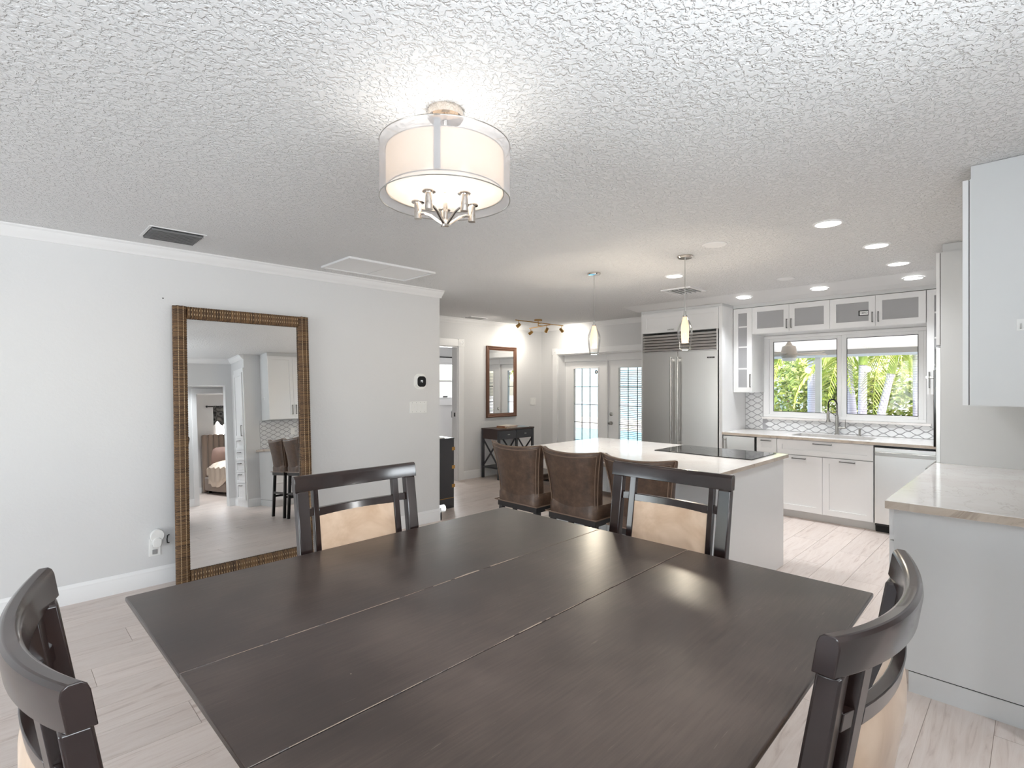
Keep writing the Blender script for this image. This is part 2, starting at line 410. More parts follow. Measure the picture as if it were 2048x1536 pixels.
walls('wall_bedroom', 'y', -4.75, -4.62, 1.4, 5.72, 0, CZ, [(3.72, 4.75, 1.15, 2.0)])
walls('wall_bedroom_left', 'x', 1.28, 1.4, -4.75, -1.63, 0, CZ)
walls('wall_bedroom_right', 'x', 5.6, 5.72, -4.62, -1.63, 0, CZ)
walls('wall_side_room', 'y', 8.55, 8.67, 3.32, 7.2, 0, CZ, [(5.9, 7.0, 1.17, 1.915)])
walls('wall_side_room_left', 'x', 3.32, 3.44, 6.39, 8.55, 0, CZ)
walls('wall_side_room_right', 'x', 7.08, 7.2, 6.39, 8.55, 0, CZ)
struct(B(-4.72, 7.2, -4.75, 8.67, CZ, CZ+.05).build('ceiling', M_ceil, smooth=False))
# smooth strip of ceiling that falls gently towards the wall cabinets
mb = MB(); xa, xb, zb, y0_, y1_ = 5.88, 6.26, 2.457, -.10, 3.86
mb.add([(xa,y0_,CZ-.0005),(xb,y0_,zb),(6.95,y0_,zb),(6.95,y0_,CZ),(xa,y1_,CZ-.0005),(xb,y1_,zb),(6.95,y1_,zb),(6.95,y1_,CZ)],
       [(0,1,5,4),(1,2,6,5),(2,3,7,6),(3,0,4,7),(0,3,2,1),(4,5,6,7)])
struct(mb.build('ceiling_strip', M_smooth, smooth=False))
struct(B(-8.0, 8.2, -8, 11, CZ+.08, CZ+.30).build('roof', M_smooth, smooth=False))  # house roof, unseen; its wide overhang is added to keep sun out of windows
# floor: grout bed with plank tiles
FX0, FX1, FY0, FY1 = -4.6, 7.19, -4.75, 8.6
floor = struct(B(-4.72, 7.2, -4.8, 8.7, -.15, -.0025).build('floor', M_grout, smooth=False))
PW, PL = .222, 1.2
cells = []
j = 0; y = FY0
while y < FY1:
    off = (j*.413) % 1.0; x = FX0 - off*PL; k = 0
    while x < FX1:
        a, b = max(x, FX0), min(x+PL, FX1); c, d = y, min(y+PW, FY1)
        if b-a > .02:
            inroom = (c < 4.6 and d > -.75 and a < 6.96) or (d > 4.5 and c < 6.4 and b > 3.4 and a < 6.96)
            side = (d > 6.2 and b > 4.4 and a < 7.1) or (d < -.6 and b > 1.9 and a < 5.6)
            if inroom or side: cells.append((a, b, c, d, inroom))
        x += PL; k += 1
    y += PW; j += 1
def seen(cc):
    a, b, c, d, inr = cc; x, y = (a+b)/2, (c+d)/2
    dep = .704*x + .710*y; r = (.710*x-.704*y)/dep if dep > .3 else 9
    vis = inr and dep > .3 and abs(r) < 1.05
    mir = x > 1.6 and y < 4.2 and x < 4.2
    return (0 if vis else (1 if mir else 2), math.hypot(x, y))
cells.sort(key=seen)
full = None; gap = .0011
for a, b, c, d, _ in cells[:300]:
    w_, h_ = b-a-2*gap, d-c-2*gap
    if abs(w_-(PL-2*gap)) < 1e-4 and abs(h_-(PW-2*gap)) < 1e-4:
        if full is None:
            full = B(-w_/2, w_/2, -h_/2, h_/2, -.005, 0).mesh('plank', smooth=False); full.materials.append(M_plank)
        me = full
    else:
        me = B(-w_/2, w_/2, -h_/2, h_/2, -.005, 0).mesh('plank', smooth=False); me.materials.append(M_plank)
    o = bpy.data.objects.new('plank', me); COL.objects.link(o); o.location = ((a+b)/2, (c+d)/2, 0); o.parent = floor
mb = MB()
for a, b, c, d, _ in cells[300:]: mb.box(a+gap, b-gap, c+gap, d-gap, -.005, 0)
if mb.v: mb.build('plank_field', M_plank, floor, smooth=False, kind='stuff')
# crown moulding and baseboards (profile swept along a straight run)
CROWN = [(0, 0), (.012, 0), (.018, .012), (.030, .022), (.046, .040), (.056, .058), (.070, .066), (.074, .074), (0, .074)]
BASE = [(0, 0), (.016, 0), (.016, .085), (.012, .095), (.012, .108), (.007, .118), (.004, .130), (0, .130)]
def run(name, prof, p0, p1, out, z, m=M_trim, parent=None):
    """profile (d, h) swept from p0 to p1 (2-D); out = outward 2-D unit vector"""
    mb = MB(); n = len(prof)
    for p in (p0, p1):
        for d, h in prof: mb.v.append((p[0]+out[0]*d, p[1]+out[1]*d, z+h))
    mb.f.append(tuple(range(n))); mb.f.append(tuple(reversed(range(n, 2*n))))
    for i in range(n): mb.f.append((i, (i+1) % n, n+(i+1) % n, n+i))
    o = mb.build(name, m, parent, ang=25)
    return o if parent else struct(o)
cz = CZ-.074
run('trim_1', CROWN, (-4.6, 4.588), (3.455, 4.588), (0, -1), cz)
run('trim_2', CROWN, (3.44, 6.27), (6.95, 6.27), (0, -1), cz)
run('trim_3', CROWN, (6.95, 3.83), (6.95, 6.27), (-1, 0), cz)
run('trim_4', CROWN, (-4.6, -.73), (2.95, -.73), (0, 1), cz)
run('trim_5', CROWN, (2.95, -.73), (2.95, -.10), (-1, 0), cz)
run('trim_6', CROWN, (3.44, 4.60), (3.44, 6.27), (1, 0), cz)
run('baseboard_left', BASE, (-4.6, 4.588), (3.456, 4.588), (0, -1), 0)
run('baseboard_left_return', BASE, (3.44, 4.572), (3.44, 6.27), (1, 0), 0)
run('baseboard_back', BASE, (5.15, 6.27), (6.95, 6.27), (0, -1), 0)
run('baseboard_far', BASE, (6.95, 6.0), (6.95, 6.27), (-1, 0), 0)
run('baseboard_entry', BASE, (2.845, -.73), (2.95, -.73), (0, 1), 0)
run('baseboard_entry_near', BASE, (-4.6, -.73), (1.95, -.73), (0, 1), 0)
run('baseboard_pantry', BASE, (2.95, -.73), (2.95, -.565), (-1, 0), 0)
run('baseboard_right', BASE, (2.95, -.10), (3.13, -.10), (0, 1), 0)
run('baseboard_hall', BASE, (.8, -1.63), (2.63, -1.63), (0, 1), 0)
run('baseboard_side_room', BASE, (3.44, 8.55), (7.08, 8.55), (0, -1), 0)
run('baseboard_bedroom', BASE, (1.4, -4.62), (5.6, -4.62), (0, 1), 0)
# cased doorway into the side room
d2 = struct(thing('door_2', 'cased doorway into the side room', 'doorway', (5.1, 6.27, 0)))
del d2['category']
B(5.047, 5.15, 6.25, 6.272, 0, 2.055).build('side_casing', M_trim, d2, bevel=.004)
B(4.15, 4.25, 6.25, 6.272, 0, 2.055).build('side_casing', M_trim, d2, bevel=.004)
B(4.25, 5.047, 6.25, 6.272, 2.055, 2.165).build('head_casing', M_trim, d2, bevel=.004)
for xc in (5.10, 4.20):
    ro = B(xc-.058, xc+.058, 6.246, 6.272, 2.05, 2.17).build('corner_block', M_trim, d2, bevel=.004)
    MB().lathe([(.040, 0), (.040, -.004), (.030, -.004), (.028, 0), (.012, -.005), (0.0005, -.006)], (xc, 6.246, 2.11), 24, 'y').build('rosette', M_trim, ro)
B(5.03, 5.047, 6.27, 6.39, 0, 2.055).build('jamb', M_trim, d2); B(4.25, 4.267, 6.27, 6.39, 0, 2.055).build('jamb', M_trim, d2)
B(4.267, 5.03, 6.27, 6.39, 2.04, 2.055).build('jamb_head', M_trim, d2)
B(5.026, 5.03, 6.31, 6.34, .98, 1.04).build('strike_plate', M_steel_d, d2)
# side room window
w4 = struct(thing('window_4', 'double hung side room window seen through the doorway', 'window', (6.45, 8.55, 1.17))); del w4['category']
for a in ((5.9, 5.95, 1.17, 1.915), (6.95, 7.0, 1.17, 1.915), (5.95, 6.95, 1.17, 1.21), (5.95, 6.95, 1.875, 1.915)):
    B(a[0], a[1], 8.57, 8.63, a[2], a[3]).build('frame_rail', M_trim, w4)
B(5.95, 6.95, 8.575, 8.615, 1.515, 1.56).build('meeting_rail', M_trim, w4)
B(5.95, 6.95, 8.60, 8.604, 1.21, 1.515).build('pane', M_pane, w4); B(5.95, 6.95, 8.60, 8.604, 1.56, 1.875).build('pane', M_pane, w4)
B(5.8, 7.07, 8.50, 8.56, 1.05, 1.17).build('sill', M_trim, w4, bevel=.004)
B(5.8, 7.07, 8.51, 8.56, 1.915, 2.03).build('head_trim', M_trim, w4)
B(6.5, 6.62, 8.555, 8.575, 1.21, 1.235).build('latch', M_steel_d, w4)
o = MB().tube([(5.0, 8.43, 2.02), (7.05, 8.43, 2.02)], .012, 8).tube([(5.2, 8.43, 2.02), (5.2, 8.55, 2.02)], .008, 6).tube([(7.0, 8.43, 2.02), (7.0, 8.55, 2.02)], .008, 6).build('curtain_rod', M_steel_d)
tag(o, 'thin dark curtain rod above the side room window', 'curtain rod')
# hall opening casing seen in the leaning mirror
d3 = struct(thing('door_3', 'white cased bedroom doorway', 'doorway', (3.1, -1.63, 0))); del d3['category']
B(2.55, 2.63, -1.632, -1.612, 0, 1.99).build('side_casing', M_trim, d3, bevel=.003); B(3.55, 3.63, -1.632, -1.612, 0, 1.99).build('side_casing', M_trim, d3, bevel=.003)
B(2.55, 3.63, -1.632, -1.612, 1.99, 2.08).build('head_casing', M_trim, d3, bevel=.003)
# rear and entry windows: unseen, added for fill light; bedroom window is reflected
def plain_window(name, axis, p, u0, u1, z0, z1, nmull):
    t = struct(thing(name, 'white framed window', 'window', (p, u0, z0) if axis == 'x' else (u0, p, z0))); del t['category']
    def bb(u0, u1, z0, z1, nm, m=M_trim, th=.03):
        (B(p-th, p+th, u0, u1, z0, z1) if axis == 'x' else B(u0, u1, p-th, p+th, z0, z1)).build(nm, m, t)
    f = .05
    bb(u0, u0+f, z0, z1, 'jamb'); bb(u1-f, u1, z0, z1, 'jamb'); bb(u0+f, u1-f, z0, z0+f, 'bottom_rail'); bb(u0+f, u1-f, z1-f, z1, 'top_rail')
    wd = (u1-u0-2*f)/nmull
    for i in range(1, nmull): bb(u0+f+i*wd-.025, u0+f+i*wd+.025, z0+f, z1-f, 'mullion', M_trim, .028)
    for i in range(nmull):
        a = u0+f+i*wd+(.025 if i else 0); b = u0+f+(i+1)*wd-(.025 if i < nmull-1 else 0); bb(a, b, z0+f, z1-f, 'pane', M_pane, .002)
plain_window('added_window_2', 'x', -4.66, .15, 3.85, .2, 2.2, 3)  # unseen rear window, added to let in fill light
plain_window('added_window_3', 'y', -.79, -1.20, 1.40, 1.35, 2.28, 3)  # unseen clerestory, added to carry the entry fill lamp
plain_window('window_5', 'y', -4.68, 3.72, 4.75, 1.15, 2.0, 1)
# ------------------------------------------------------------------ dining table
def rot2(x, y, a): return (x*math.cos(a)-y*math.sin(a), x*math.sin(a)+y*math.cos(a))
TA = math.radians(1.0)
t = thing('dining_table', 'large square dark brown counter-height dining table with a centre leaf', 'table', (.96, 1.003, 0), TA)
hw = .703; TZ = .92
def slab(y0, y1, taper):
    mb = MB(); e = .018; z1, z2 = TZ, TZ-.012; zb = TZ-.030
    ya, yb = (y0+(e if 'a' in taper else 0)), (y1-(e if 'b' in taper else 0))
    vs = [(-hw, y0, z1), (hw, y0, z1), (hw, y1, z1), (-hw, y1, z1), (-hw, y0, z2), (hw, y0, z2), (hw, y1, z2), (-hw, y1, z2),
          (-hw+e, ya, zb), (hw-e, ya, zb), (hw-e, yb, zb), (-hw+e, yb, zb)]
    fs = [(0, 1, 2, 3), (8, 11, 10, 9)]
    for i in range(4):
        k = (i+1) % 4; fs += [(i, i+4, k+4, k), (i+4, i+8, k+8, k+4)]
    return mb.add(vs, fs)
slab(.1795, hw, 'b').build('tabletop_half', M_table, t, True, bevel=.003)
slab(-hw, -.1795, 'a').build('tabletop_half', M_table, t, True, bevel=.003)
lf = slab(-.178, .178, '').build('centre_leaf', M_table, t, True, bevel=.0015)
# bare wood showing along the worn seams
mb = MB(); rs = random.Random(3)
for ys, wide in ((.1787, (-.10, .26)), (-.1787, (-.22, .02))):
    n = 90; wd = .0006
    for i in range(n):
        x0, x1 = -hw+2*hw*i/n, -hw+2*hw*(i+1)/n
        wd = max(.0003, min(.0013, wd+rs.uniform(-.0004, .0004))); up = 0.0
        if wide[0] < x0 < wide[1]:
            f = (x0-wide[0])/(wide[1]-wide[0]); up = (.0065 if ys > 0 else .0025)*math.sin(PI*f)*rs.uniform(.6, 1.0)
        if rs.random() < .12: continue
        mb.add([(x0, ys-wd, TZ+.0003), (x1, ys-wd, TZ+.0003), (x1, ys+wd+up, TZ+.0003), (x0, ys+wd+up, TZ+.0003)], [(0, 1, 2, 3)])
mb.build('worn_seam', M_tworn, lf, True, smooth=False, kind='stuff')
for q in (-1, 1):
    MB().box(-.40, .40, q*.36-.011, q*.36+.011, TZ-.10, TZ-.030).build('apron', M_esp, t, True)
    MB().box(q*.40-.011, q*.40+.011, -.349, .349, TZ-.10, TZ-.030).build('apron', M_esp, t, True)
B(-.23, .23, -.23, .23, .10, TZ-.10).build('pedestal', M_esp, t, True, bevel=.006)
B(-.29, .29, -.29, .29, .06, .10).build('pedestal_plinth', M_esp, t, True, bevel=.006)
for qx in (-1, 1):
    for qy in (-1, 1): B(qx*.25-.04, qx*.25+.04, qy*.25-.04, qy*.25+.04, 0, .06).build('foot', M_esp, t, True, bevel=.004)
# ------------------------------------------------------------------ dining chairs (local: sitter faces +Y, origin on the floor)
def arc(x, s=.050, half=.25): return -s*(1-(x/half)**2)
def lean(z): return -.085*max(0.0, (z-.62))/.545
def make_chair():
    t = thing('dining_chair', '', 'chair', group='dark wood dining chairs around the table')
    yb = -.205
    # curved, rounded top rail
    mb = MB(); n = 24; sec = []
    zt, zb_ = 1.165, 1.112
    prof = [(-.0145, zb_), (.0125, zb_), (.0125, zt-.012), (.0105, zt-.004), (.006, zt), (-.006, zt), (-.012, zt-.005), (-.0145, zt-.014)]
    k = len(prof)
    for i in range(n+1):
        x = -.243+.486*i/n
        dip = .009*(1-(x/.243)**2)
        for d, z in prof: mb.v.append((x*(1-.12*d), yb+arc(x)+lean(z)+d+.055, z-dip))
    for i in range(n):
        for j in range(k): mb.f.append((i*k+j, i*k+(j+1) % k, (i+1)*k+(j+1) % k, (i+1)*k+j))
    mb.f.append(tuple(range(k))); mb.f.append(tuple(reversed(range(n*k, n*k+k))))
    mb.build('top_rail', M_esp, t, True, ang=38, bevel=.0015)
    def bent(name, x0, x1, th, zs, m=M_esp, nseg=1, parent=t, fwd=0.0, bev=.002, dip=0.0):
        """an upright board following the back's curve between x0 and x1, through heights zs"""
        mb = MB(); cols = [x0+(x1-x0)*i/nseg for i in range(nseg+1)]
        vs = {}
        for a, z in enumerate(zs):
            for i, x in enumerate(cols):
                for s_ in (0, 1):
                    vs[a, i, s_] = len(mb.v); mb.v.append((x, yb+arc(x)+lean(z)+.055+fwd+(th/2 if s_ else -th/2), z-dip*(1-(x/.25)**2)))
        A, I = len(zs), len(cols)
        for a in range(A-1):
            for i in range(I-1):
                for s_ in (0, 1): mb.f.append((vs[a,i,s_], vs[a,i+1,s_], vs[a+1,i+1,s_], vs[a+1,i,s_]))
            mb.f.append((vs[a,0,0], vs[a,0,1], vs[a+1,0,1], vs[a+1,0,0])); mb.f.append((vs[a,I-1,0], vs[a,I-1,1], vs[a+1,I-1,1], vs[a+1,I-1,0]))
        for i in range(I-1):
            mb.f.append((vs[0,i,0], vs[0,i,1], vs[0,i+1,1], vs[0,i+1,0])); mb.f.append((vs[A-1,i,0], vs[A-1,i,1], vs[A-1,i+1,1], vs[A-1,i+1,0]))
        return mb.build(name, m, parent, True, bevel=bev, ang=40)
    for q in (-1, 1):
        # back post runs down into the rear leg
        mb = MB(); xo, xi = .248, .203
        pts = [(0, -.180, .024), (.30, -.168, .030), (.62, yb+.052+arc(.225), .034), (.86, None, .034), (1.112, None, .030)]
        vs = []
        for z, yy, th in pts:
            y_ = yy if yy is not None else yb+arc(.225)+lean(z)+.055
            w1 = .004*(z-.62)/.5 if z > .62 else 0
            for x, s_ in ((xi-.012+w1, -1), (xo-.014+w1, -1), (xo-.014+w1, 1), (xi-.012+w1, 1)): vs.append((q*x, y_+s_*th/2, z))
        mb.add(vs, [(0,1,2,3), tuple(range(len(vs)-4, len(vs)))] + [(r*4+i, r*4+(i+1) % 4, r*4+4+(i+1) % 4, r*4+4+i) for r in range(len(pts)-1) for i in range(4)])
        mb.build('back_post', M_esp, t, True, bevel=.004)
        bent('slat', q*.150, q*.172, .020, [.62, .86, 1.112])
        bent('stub_rail', q*.172, q*.196, .016, [1.022, 1.048], bev=.001)
    bent('cross_rail', -.150, .150, .018, [1.020, 1.048], nseg=10, dip=.006)
    bent('lower_rail', -.205, .205, .018, [.655, .700], nseg=10)
    # upholstered back panel, gently padded on both sides
    mb = MB(); nx, nz = 12, 10; x0, x1, z0, z1 = -.149, .149, .700, 1.020; idx = {}
    for s_ in (0, 1):
        for a in range(nz+1):
            for i in range(nx+1):
                x = x0+(x1-x0)*i/nx; z = z0+(z1-z0)*a/nz
                e = min(1, 5*min(i, nx-i)/nx)*min(1, 5*min(a, nz-a)/nz); e = math.sqrt(max(e, 0))
                th = .007+(.020 if s_ else .016)*e
                idx[s_, a, i] = len(mb.v); mb.v.append((x, yb+arc(x)+lean(z)+.055+(th if s_ else -th), z))
    for s_ in (0, 1):
        for a in range(nz):
            for i in range(nx): mb.f.append((idx[s_,a,i], idx[s_,a,i+1], idx[s_,a+1,i+1], idx[s_,a+1,i]))
    for a in range(nz):
        for i in (0, nx): mb.f.append((idx[0,a,i], idx[1,a,i], idx[1,a+1,i], idx[0,a+1,i]))
    for i in range(nx):
        for a in (0, nz): mb.f.append((idx[0,a,i], idx[1,a,i], idx[1,a,i+1], idx[0,a,i+1]))
    mb.build('back_cushion', M_suede, t, True, ang=60)
    # seat
    mb = MB(); rings = [(.0, .565, .0), (.0, .600, .0)]
    B(-.222, .222, -.205, .235, .560, .600).build('seat_frame', M_esp, t, True, bevel=.006)
    mb = MB(); n = 8; vs = []; N2 = 8
    for a in range(N2+1):
        for i in range(n+1):
            u, v_ = i/n*2-1, a/N2*2-1
            e = max(0, (1-u**6)*(1-v_**6)); mb.v.append((u*.222, .018+v_*.222, .602+.052*e**.5))
    for a in range(N2):
        for i in range(n): mb.f.append((a*(n+1)+i, a*(n+1)+i+1, (a+1)*(n+1)+i+1, (a+1)*(n+1)+i))
    mb.f.append(tuple([i for i in range(n+1)] + [a*(n+1)+n for a in range(1, N2+1)] + [N2*(n+1)+i for i in range(n-1, -1, -1)] + [a*(n+1) for a in range(N2-1, 0, -1)]))
    mb.build('seat_cushion', M_suede, t, True, ang=70)
    for q in (-1, 1):
        mb = MB(); vs = []
        for z, h in ((0, .015), (.56, .021)):
            for sx, sy in ((-1,-1),(1,-1),(1,1),(-1,1)): vs.append((q*.195+sx*h, .205+sy*h, z))
        mb.add(vs, [(3,2,1,0),(4,5,6,7)] + [(i, (i+1) % 4, 4+(i+1) % 4, 4+i) for i in range(4)]).build('front_leg', M_esp, t, True, bevel=.003)
        MB().beam((q*.195, .20, .26), (q*.195, -.165, .26), .018, .030).build('side_stretcher', M_esp, t, True, bevel=.002)
    MB().beam((-.19, .205, .20), (.19, .205, .20), .020, .034).build('foot_rail', M_esp, t, True, bevel=.002)
    return t
# rail ends sit at local y = -0.205 + lean(1.165) + 0.055 = -0.235
ch0 = make_chair()
EY = .235
spots = [((.963, 1.780-EY, 0), PI, 'dark wood dining chair in front of the leaning wicker mirror, beige back facing the camera'),
         ((1.808-EY, .984, 0), PI/2, 'dark wood dining chair in front of the kitchen island, beige back facing the camera'),
         ((.063+EY, .958, 0), -PI/2, 'dark wood dining chair seen from behind at the left edge of the photo'),
         ((.985, .188+EY, 0), 0.0, 'dark wood dining chair seen from behind beside the white counter end panel')]
for i, (p, rz, lab) in enumerate(spots):
    c = ch0 if i == 0 else copy_tree(ch0)
    c.location = p; c.rotation_euler = (0, 0, rz); c['label'] = lab
# ------------------------------------------------------------------ leather counter stools (local: sitter faces +Y)
def make_stool():
    t = thing('counter_stool', '', 'stool', group='brown leather stools at the island')
    mb = MB(); nu, nv = 16, 12; idx = {}
    def outline(u, v_):
        hwid = .196+.060*(v_**2.2)                       # flares towards the top
        z = .605+(.425+.022*u*u)*v_                       # top edge dips in the middle
        return hwid*u, z
    for s_ in (0, 1):
        for a in range(nv+1):
            v_ = a/nv
            for i in range(nu+1):
                u = i/nu*2-1
                x, z = outline(u, v_)
                wrap = .055*abs(u)**2.6*(.45+.55*v_)
                yr = -.235-.075*v_**1.4+wrap
                edge = min(1.0, 4*(1-abs(u)))*min(1.0, 4*(1-v_)+.0) if v_ < 1 else 0
                edge = max(0.0, edge)**.5
                th = (.012+.040*edge) if s_ else -(.012+.012*edge)
                if s_ and abs(u) > .72: th += .050*(abs(u)-.72)/.28*(1-.35*v_)    # padded wings
                idx[s_, a, i] = len(mb.v); mb.v.append((x, yr+.03+th, z))
    for s_ in (0, 1):
        for a in range(nv):
            for i in range(nu): mb.f.append((idx[s_,a,i], idx[s_,a,i+1], idx[s_,a+1,i+1], idx[s_,a+1,i]))
    for a in range(nv):
        for i in (0, nu): mb.f.append((idx[0,a,i], idx[1,a,i], idx[1,a+1,i], idx[0,a+1,i]))
    for i in range(nu):
        for a in (0, nv): mb.f.append((idx[0,a,i], idx[1,a,i], idx[1,a,i+1], idx[0,a,i+1]))
    bk = mb.build('backrest', M_leather, t, True, ang=70, sub=1)
    def rear(u, v_, o_=.006):
        x, z = outline(u, v_); wrap = .055*abs(u)**2.6*(.45+.55*v_)
        e = max(0, min(1, 4*(1-abs(u)))*min(1, 4*(1-v_)))**.5
        return (x, -.235-.075*v_**1.4+wrap+.03-(.012+.012*e)-o_+.004, z)
    path = [rear(-.93, i/14*.93) for i in range(15)] + [rear(-.93+1.86*i/14, .93) for i in range(1, 14)] + [rear(.93, .93-i/14*.93) for i in range(15)]
    MB().tube(path, .0035, 6).build('piping', M_piping, bk, True)
    path = [rear(-.99, i/14*.985, .0) for i in range(15)] + [rear(-.99+1.98*i/14, .985, .0) for i in range(1, 14)] + [rear(.99, .985-i/14*.985, .0) for i in range(15)]
    MB().tube(path, .004, 6).build('edge_piping', M_piping, bk, True)
    # seat with rounded front
    mb = MB(); n = 12; N2 = 12
    for lay in (0, 1, 2):
        for a in range(N2+1):
            for i in range(n+1):
                u, v_ = i/n*2-1, a/N2*2-1
                k = 1.0 if lay < 2 else .965
                sq = 1-.10*max(0, abs(u))**4*max(0, abs(v_))**4
                x, y_ = u*.214*k*sq, .0+v_*.235*k*sq
                z = (.600, .660, .690)[lay]
                if lay == 2: z += .012*(1-u*u)*(1-v_*v_)
                mb.v.append((x, y_, z))
    m1 = (n+1)*(N2+1)
    def qd(l, a, i): return l*m1+a*(n+1)+i
    for a in range(N2):
        for i in range(n):
            mb.f.append((qd(0,a,i), qd(0,a,i+1), qd(0,a+1,i+1), qd(0,a+1,i))); mb.f.append((qd(2,a,i), qd(2,a,i+1), qd(2,a+1,i+1), qd(2,a+1,i)))
    for l in (0, 1):
        for a in range(N2):
            for i in (0, n): mb.f.append((qd(l,a,i), qd(l,a+1,i), qd(l+1,a+1,i), qd(l+1,a,i)))
        for i in range(n):
            for a in (0, N2): mb.f.append((qd(l,a,i), qd(l,a,i+1), qd(l+1,a,i+1), qd(l+1,a,i)))
    # keep only the shell: the middle layer's inner vertices are unused
    st = mb.build('seat', M_leather, t, True, ang=60)
    MB().tube([(-.215, -.236, .602), (.215, -.236, .602), (.215, .236, .602), (-.215, .236, .602)], .0045, 6, closed=True).build('seat_piping', M_piping, st, True)
    B(-.200, .200, -.222, .222, .555, .598).build('seat_base', M_black, t, True, bevel=.004)
    for qx in (-1, 1):
        for qy in (-1, 1):
            MB().beam((qx*.178, qy*.195, .56), (qx*.190, qy*(.205 if qy > 0 else .235), 0), .034, .034).build('leg', M_black, t, True, bevel=.003)
        MB().beam((qx*.186, .20, .27), (qx*.186, -.218, .27), .016, .026).build('side_stretcher', M_black, t, True)
    MB().beam((-.186, .20, .21), (.186, .20, .21), .018, .028).build('foot_rail', M_black, t, True)
    MB().beam((-.186, -.22, .32), (.186, -.22, .32), .016, .026).build('rear_stretcher', M_black, t, True)
    return t
st0 = make_stool()
for i, (p, lab) in enumerate([((2.965, 2.722, 0), 'brown leather counter stool with flared back, farthest of three along the island'),
                              ((2.965, 2.205, 0), 'brown leather counter stool with flared back, middle of three along the island'),
                              ((2.965, 1.695, 0), 'brown leather counter stool half hidden behind a dining chair, nearest of three at the island')]):
    c = st0 if i == 0 else copy_tree(st0)
    c.location = p; c.rotation_euler = (0, 0, -PI/2); c['label'] = lab
# low backless stool glimpsed between the first two
t = thing('backless_stool', 'low backless brown stool glimpsed between two flared-back stools under the island', 'stool', (3.74, 3.42, 0))
sm_ = MB()
B(-.2, .2, -.17, .17, .575, .635).build('seat', M_leather, t, True, bevel=.025)
B(-.19, .19, -.16, .16, .545, .575).build('seat_base', M_black, t, True)
for qx in (-1, 1):
    for qy in (-1, 1): MB().beam((qx*.165, qy*.135, .55), (qx*.175, qy*.145, 0), .032, .032).build('leg', M_black, t, True)
# ------------------------------------------------------------------ kitchen island
t = thing('kitchen_island', 'white kitchen island cabinet with plain end panel under a stone top', 'island', (4.03, 2.4, 0))
B(3.46, 4.56, 1.49, 2.98, .10, .868).build('body', M_cab2, t)
B(3.50, 4.50, 1.53, 2.94, 0, .10).build('plinth', M_cab2, t)
B(3.46, 4.585, 1.472, 1.49, .0, .868).build('end_panel', M_cab, t, bevel=.002)
fx = Face('x', 3.46)
for k in range(3):
    a = 1.51+k*.485; shaker(fx, t, a, a+.475, .14, .85, None, name='panel_door', thick=.016)
o = B(3.18, 4.655, 1.455, 3.345, .872, .902).build('island_top', M_stone, bevel=.003)
tag(o, 'pale veined stone worktop covering the whole kitchen island', 'worktop')
for a in ((3.18, 4.655, 1.4542, 1.4552), (3.1792, 3.1802, 1.455, 3.345), (4.6548, 4.6558, 1.455, 3.345)):
    B(a[0], a[1], a[2], a[3], .874, .9).build('edge_band', M_stone_e, o, smooth=False)
t = thing('cooktop', 'flat black glass induction cooktop set into the island top', 'cooktop', (4.36, 1.94, .902))
B(4.07, 4.60, 1.53, 2.35, .9025, .909).build('glass_plate', M_cook, t, bevel=.002)
M_ring = mat('cooktop_ring', (120, 120, 122), .3)
for (x, y, r) in ((4.22, 2.15, .09), (4.46, 2.13, .075), (4.22, 1.76, .075), (4.46, 1.75, .10), (4.34, 1.95, .06)):
    MB().lathe([(r-.0015, .0002), (r+.0015, .0002)], (x, y, .909), 40).build('burner_ring', M_ring, t)
# ------------------------------------------------------------------ refrigerator and its surround
FP = 6.24
fx = Face('x', FP)
t = thing('refrigerator', 'built-in stainless side by side refrigerator with louvred top grille', 'refrigerator', (6.6, 3.25, 0))
B(6.262, 6.90, 2.735, 3.775, .02, 2.14).build('body', M_steel_d, t)
def fdoor(u0, u1, hu, nm):
    d = MB(); fx.box(d, u0, u1, -.02, .022, .11, 1.895); d = d.build('door', M_steel, t, bevel=.004)
    mb = MB(); mb.tube([fx.P(hu, .075, .70), fx.P(hu, .075, 1.825)], .013, 12)
    for z in (.74, 1.785): mb.beam(fx.P(hu, .018, z), fx.P(hu, .075, z), .020, .030)
    mb.build('handle', M_nickel, d)
    return d
fdoor(3.262, 3.772, 3.325, 'l'); rd = fdoor(2.738, 3.258, 3.232, 'r')
bd = MB(); fx.box(bd, 2.775, 2.868, .022, .026, 1.797, 1.815); bd = bd.build('badge', M_blackplastic, rd)
def text(body, loc, rot, size, m, parent, nm='lettering', ex=.0005):
    cu = bpy.data.curves.new(nm, 'FONT'); cu.body = body; cu.size = size; cu.extrude = ex; cu.align_x = 'CENTER'; cu.align_y = 'CENTER'
    tmp = bpy.data.objects.new(nm, cu); COL.objects.link(tmp); bpy.context.view_layer.update()
    me = bpy.data.meshes.new_from_object(tmp.evaluated_get(bpy.context.evaluated_depsgraph_get())); bpy.data.objects.remove(tmp); bpy.data.curves.remove(cu)
    me.materials.clear(); me.materials.append(m); o = bpy.data.objects.new(nm, me); COL.objects.link(o)
    off = ORG.get(parent.name, (0, 0, 0)) if parent else (0, 0, 0)
    o.location = (loc[0]-off[0], loc[1]-off[1], loc[2]-off[2]); o.rotation_euler = rot
    if parent: o.parent = parent
    return o
RX = (PI/2, 0, -PI/2)       # text facing -X
RY = (PI/2, 0, 0)           # text facing -Y
text('SUB-ZERO', (6.2133, 2.8215, 1.806), RX, .015, M_nickel, bd)
gl = MB(); fx.box(gl, 2.738, 3.772, -.035, -.03, 1.905, 2.145); gl = gl.build('grille', M_steel_d, t)
